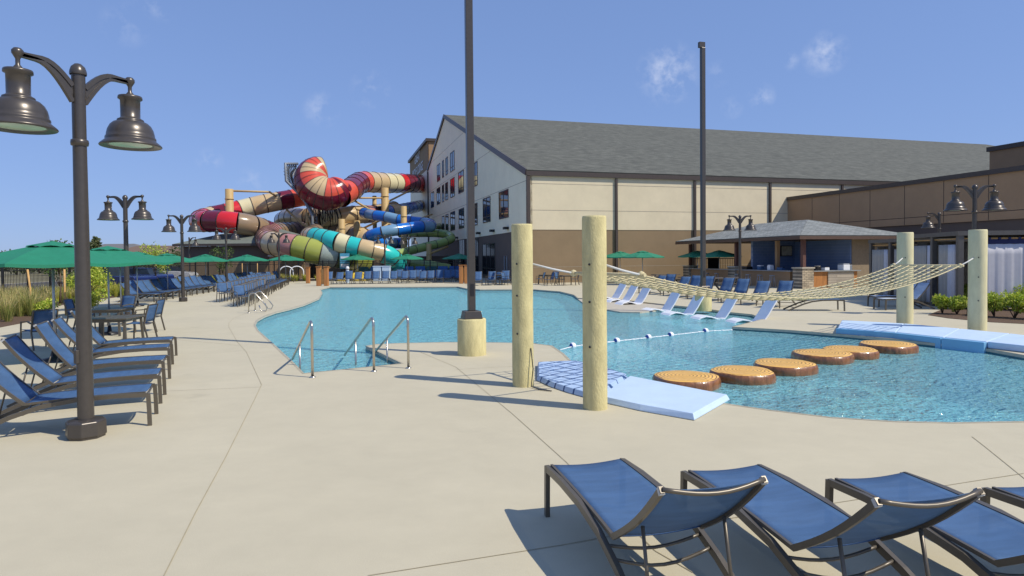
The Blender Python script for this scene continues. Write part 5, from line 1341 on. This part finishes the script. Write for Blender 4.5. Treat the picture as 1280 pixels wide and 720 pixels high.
q = D(431, 330, 61); t = empty('info_board', (q.x, q.y, 0), 0, 'blue and white notice board under the turquoise slide', 'sign')
MB().tube([(0, 0, 0), (0, 0, 1.1)], .05, 8).build('post', M_dark, t); MB().bbox(-.45, .45, -.04, .04, 1.1, 2.6).build('board', mat('board_blue', (.10, .38, .55), .5, noise=.2), t); MB().bbox(-.38, .38, -.05, -.041, 1.25, 1.6).build('white_strip', M_white, t); MB().bbox(-.38, .38, -.05, -.041, 2.1, 2.3).build('white_strip', M_white, t)
q = D(434.5, 345, 54.3); t = empty('pale_post', (q.x, q.y, 0), 0, 'slim pale post with a rounded white head standing among the far loungers', 'post')
MB().lathe([(.14, 0), (.15, .5), (.2, .9), (.12, 1.1)], n=16).build('body', M_bluepad, t); MB().lathe([(.0, 1.1), (.13, 1.15), (.16, 1.28), (.1, 1.4), (0, 1.43)], n=16).build('cap', M_white, t)
for i, (px, py) in enumerate([(428, 341), (447, 341), (454, 340)]):
    q = D(px, py, 59); t = empty('yellow_raft', (q.x, q.y, 0), .4*i, '%s yellow inflatable ring from the left behind the far loungers' % nth(i+1), 'float', 'yellow rings'); MB().tube([(math.cos(a)*.45, math.sin(a)*.45, .35+.35*math.sin(a)) for a in [k*math.pi/8 for k in range(16)]], .17, 8, closed=True).build('ring', mat('raft_yellow', (.5, .36, .03), .5), t)
# wooden bollard gates
def bollards(px1, px2, y, Y, lab, h=1.45):
    q = D(px1, y, Y); q2 = D(px2, y, Y); t = empty('timber_gate_posts', (q.x, q.y, 0), 0, lab, 'gate'); w = q2.x-q.x
    for x in (0, w): MB().bbox(x-.16, x+.16, -.16, .16, 0, h).build('post', M_wood, t, bevel=.03)
    MB().bbox(.165, w-.165, -.03, .03, .15, h-.15).build('panel', M_woodp, t)
    MB().bbox(-.19, .19, -.19, .19, h+.002, h+.05).build('post_cap', M_wood, t); MB().bbox(w-.19, w+.19, -.19, .19, h+.002, h+.05).build('post_cap', M_wood, t)
bollards(398.5, 408, 352, 48.5, 'orange timber gate posts with pale panel at the left end of the far pool beach')
bollards(576.5, 583, 352, 50.5, 'orange timber gate posts with pale panel left of the tall pole')
q = D(385, 345, 54); t = empty('timber_post', (q.x, q.y, 0), 0, 'single orange timber post left of the far pool beach', 'post'); MB().bbox(-.15, .15, -.15, .15, 0, 1.35).build('shaft', M_wood, t, bevel=.03); MB().bbox(-.18, .18, -.18, .18, 1.352, 1.4).build('post_cap', M_wood, t)
for i, (px, w) in enumerate([(358, .8), (371, .8)]):
    q = D(px, 335, 60); t = empty('bike_hoop', (q.x, q.y, 0), .3, 'white tubular hoop in front of the pump house, %s one of two' % ('left', 'right')[i], 'hoop', 'white tubular hoops')
    MB().tube([(-.6, 0, 0), (-.6, 0, .9)]+[(-.6*math.cos(a), 0, .9+.5*math.sin(a)) for a in [k*math.pi/8 for k in range(1, 8)]]+[(.6, 0, .9), (.6, 0, 0)], .05, 8).build('hoop', M_white, t)

# ------------------------------------------------------------------ light
SUN = V((.92, -.39, 0)).normalized()*math.cos(rad(49)) + V((0, 0, math.sin(rad(49))))
sd = bpy.data.lights.new('sun', 'SUN'); sd.energy = 3.75; sd.angle = rad(.53); sd.color = (1, .92, .77)
so = bpy.data.objects.new('sun', sd); COL.objects.link(so); so.rotation_euler = SUN.to_track_quat('Z', 'Y').to_euler(); so.location = (30, -20, 40)
w = bpy.data.worlds.new('World'); scn.world = w; w.use_nodes = True; n = w.node_tree.nodes; l = w.node_tree.links
bg = n['Background']; sky = n.new('ShaderNodeTexSky'); sky.sky_type = 'NISHITA'; sky.sun_disc = False
sky.sun_elevation = rad(49); sky.sun_rotation = math.atan2(SUN.x, SUN.y); sky.altitude = 0; sky.air_density = 1.0; sky.dust_density = .15; sky.ozone_density = 5.0
bg.inputs['Strength'].default_value = .15
# a few small clouds
tc = n.new('ShaderNodeTexCoord'); nz = n.new('ShaderNodeTexNoise'); nz.inputs['Scale'].default_value = 34; nz.inputs['Detail'].default_value = 8; nz.inputs['Roughness'].default_value = .6; l.new(tc.outputs['Generated'], nz.inputs['Vector'])
acc = None
for px, py, rr, k in ((835, 93, .034, 1.3), (1031, 67, .022, 1.2), (401, 137, .02, .8), (463, 113, .022, .8), (952, 120, .014, 1.0), (262, 200, .014, .7), (315, 226, .016, .6), (158, 30, .022, .5), (196, 2, .02, .7), (988, 76, .01, .7), (896, 92, .014, .5), (915, 135, .012, .5)):
    dv = ray(px, py).normalized(); vs = n.new('ShaderNodeVectorMath'); vs.operation = 'DISTANCE'; l.new(tc.outputs['Generated'], vs.inputs[0]); vs.inputs[1].default_value = dv
    mr = n.new('ShaderNodeMapRange'); mr.inputs[1].default_value = 0; mr.inputs[2].default_value = rr*1.5; mr.inputs[3].default_value = k; mr.inputs[4].default_value = 0; l.new(vs.outputs['Value'], mr.inputs[0])
    if acc is None: acc = mr.outputs[0]
    else:
        ad = n.new('ShaderNodeMath'); ad.operation = 'MAXIMUM'; l.new(acc, ad.inputs[0]); l.new(mr.outputs[0], ad.inputs[1]); acc = ad.outputs[0]
mr = n.new('ShaderNodeMapRange'); mr.inputs[1].default_value = .46; mr.inputs[2].default_value = .85; l.new(nz.outputs['Fac'], mr.inputs[0])
mu = n.new('ShaderNodeMath'); mu.operation = 'MULTIPLY'; mu.use_clamp = True; l.new(acc, mu.inputs[0]); l.new(mr.outputs[0], mu.inputs[1])
mx = n.new('ShaderNodeMixRGB'); l.new(mu.outputs[0], mx.inputs[0]); gm = n.new('ShaderNodeGamma'); gm.inputs[1].default_value = .36; l.new(sky.outputs[0], gm.inputs[0])
sc_ = n.new('ShaderNodeMixRGB'); sc_.blend_type = 'MULTIPLY'; sc_.inputs[0].default_value = 1; sc_.inputs[2].default_value = (1.03, 1.36, 2.18, 1); l.new(gm.outputs[0], sc_.inputs[1]); l.new(sc_.outputs[0], mx.inputs[1]); mx.inputs[2].default_value = (3.6, 4.0, 5.1, 1); l.new(mx.outputs[0], bg.inputs['Color'])
scn.view_settings.view_transform = 'Standard'; scn.view_settings.look = 'None'; scn.view_settings.exposure = .25; scn.view_settings.gamma = 1
scn.render.resolution_x = 1024; scn.render.resolution_y = 576
try:
    scn.cycles.max_bounces = 6; scn.cycles.transparent_max_bounces = 12
except Exception: pass
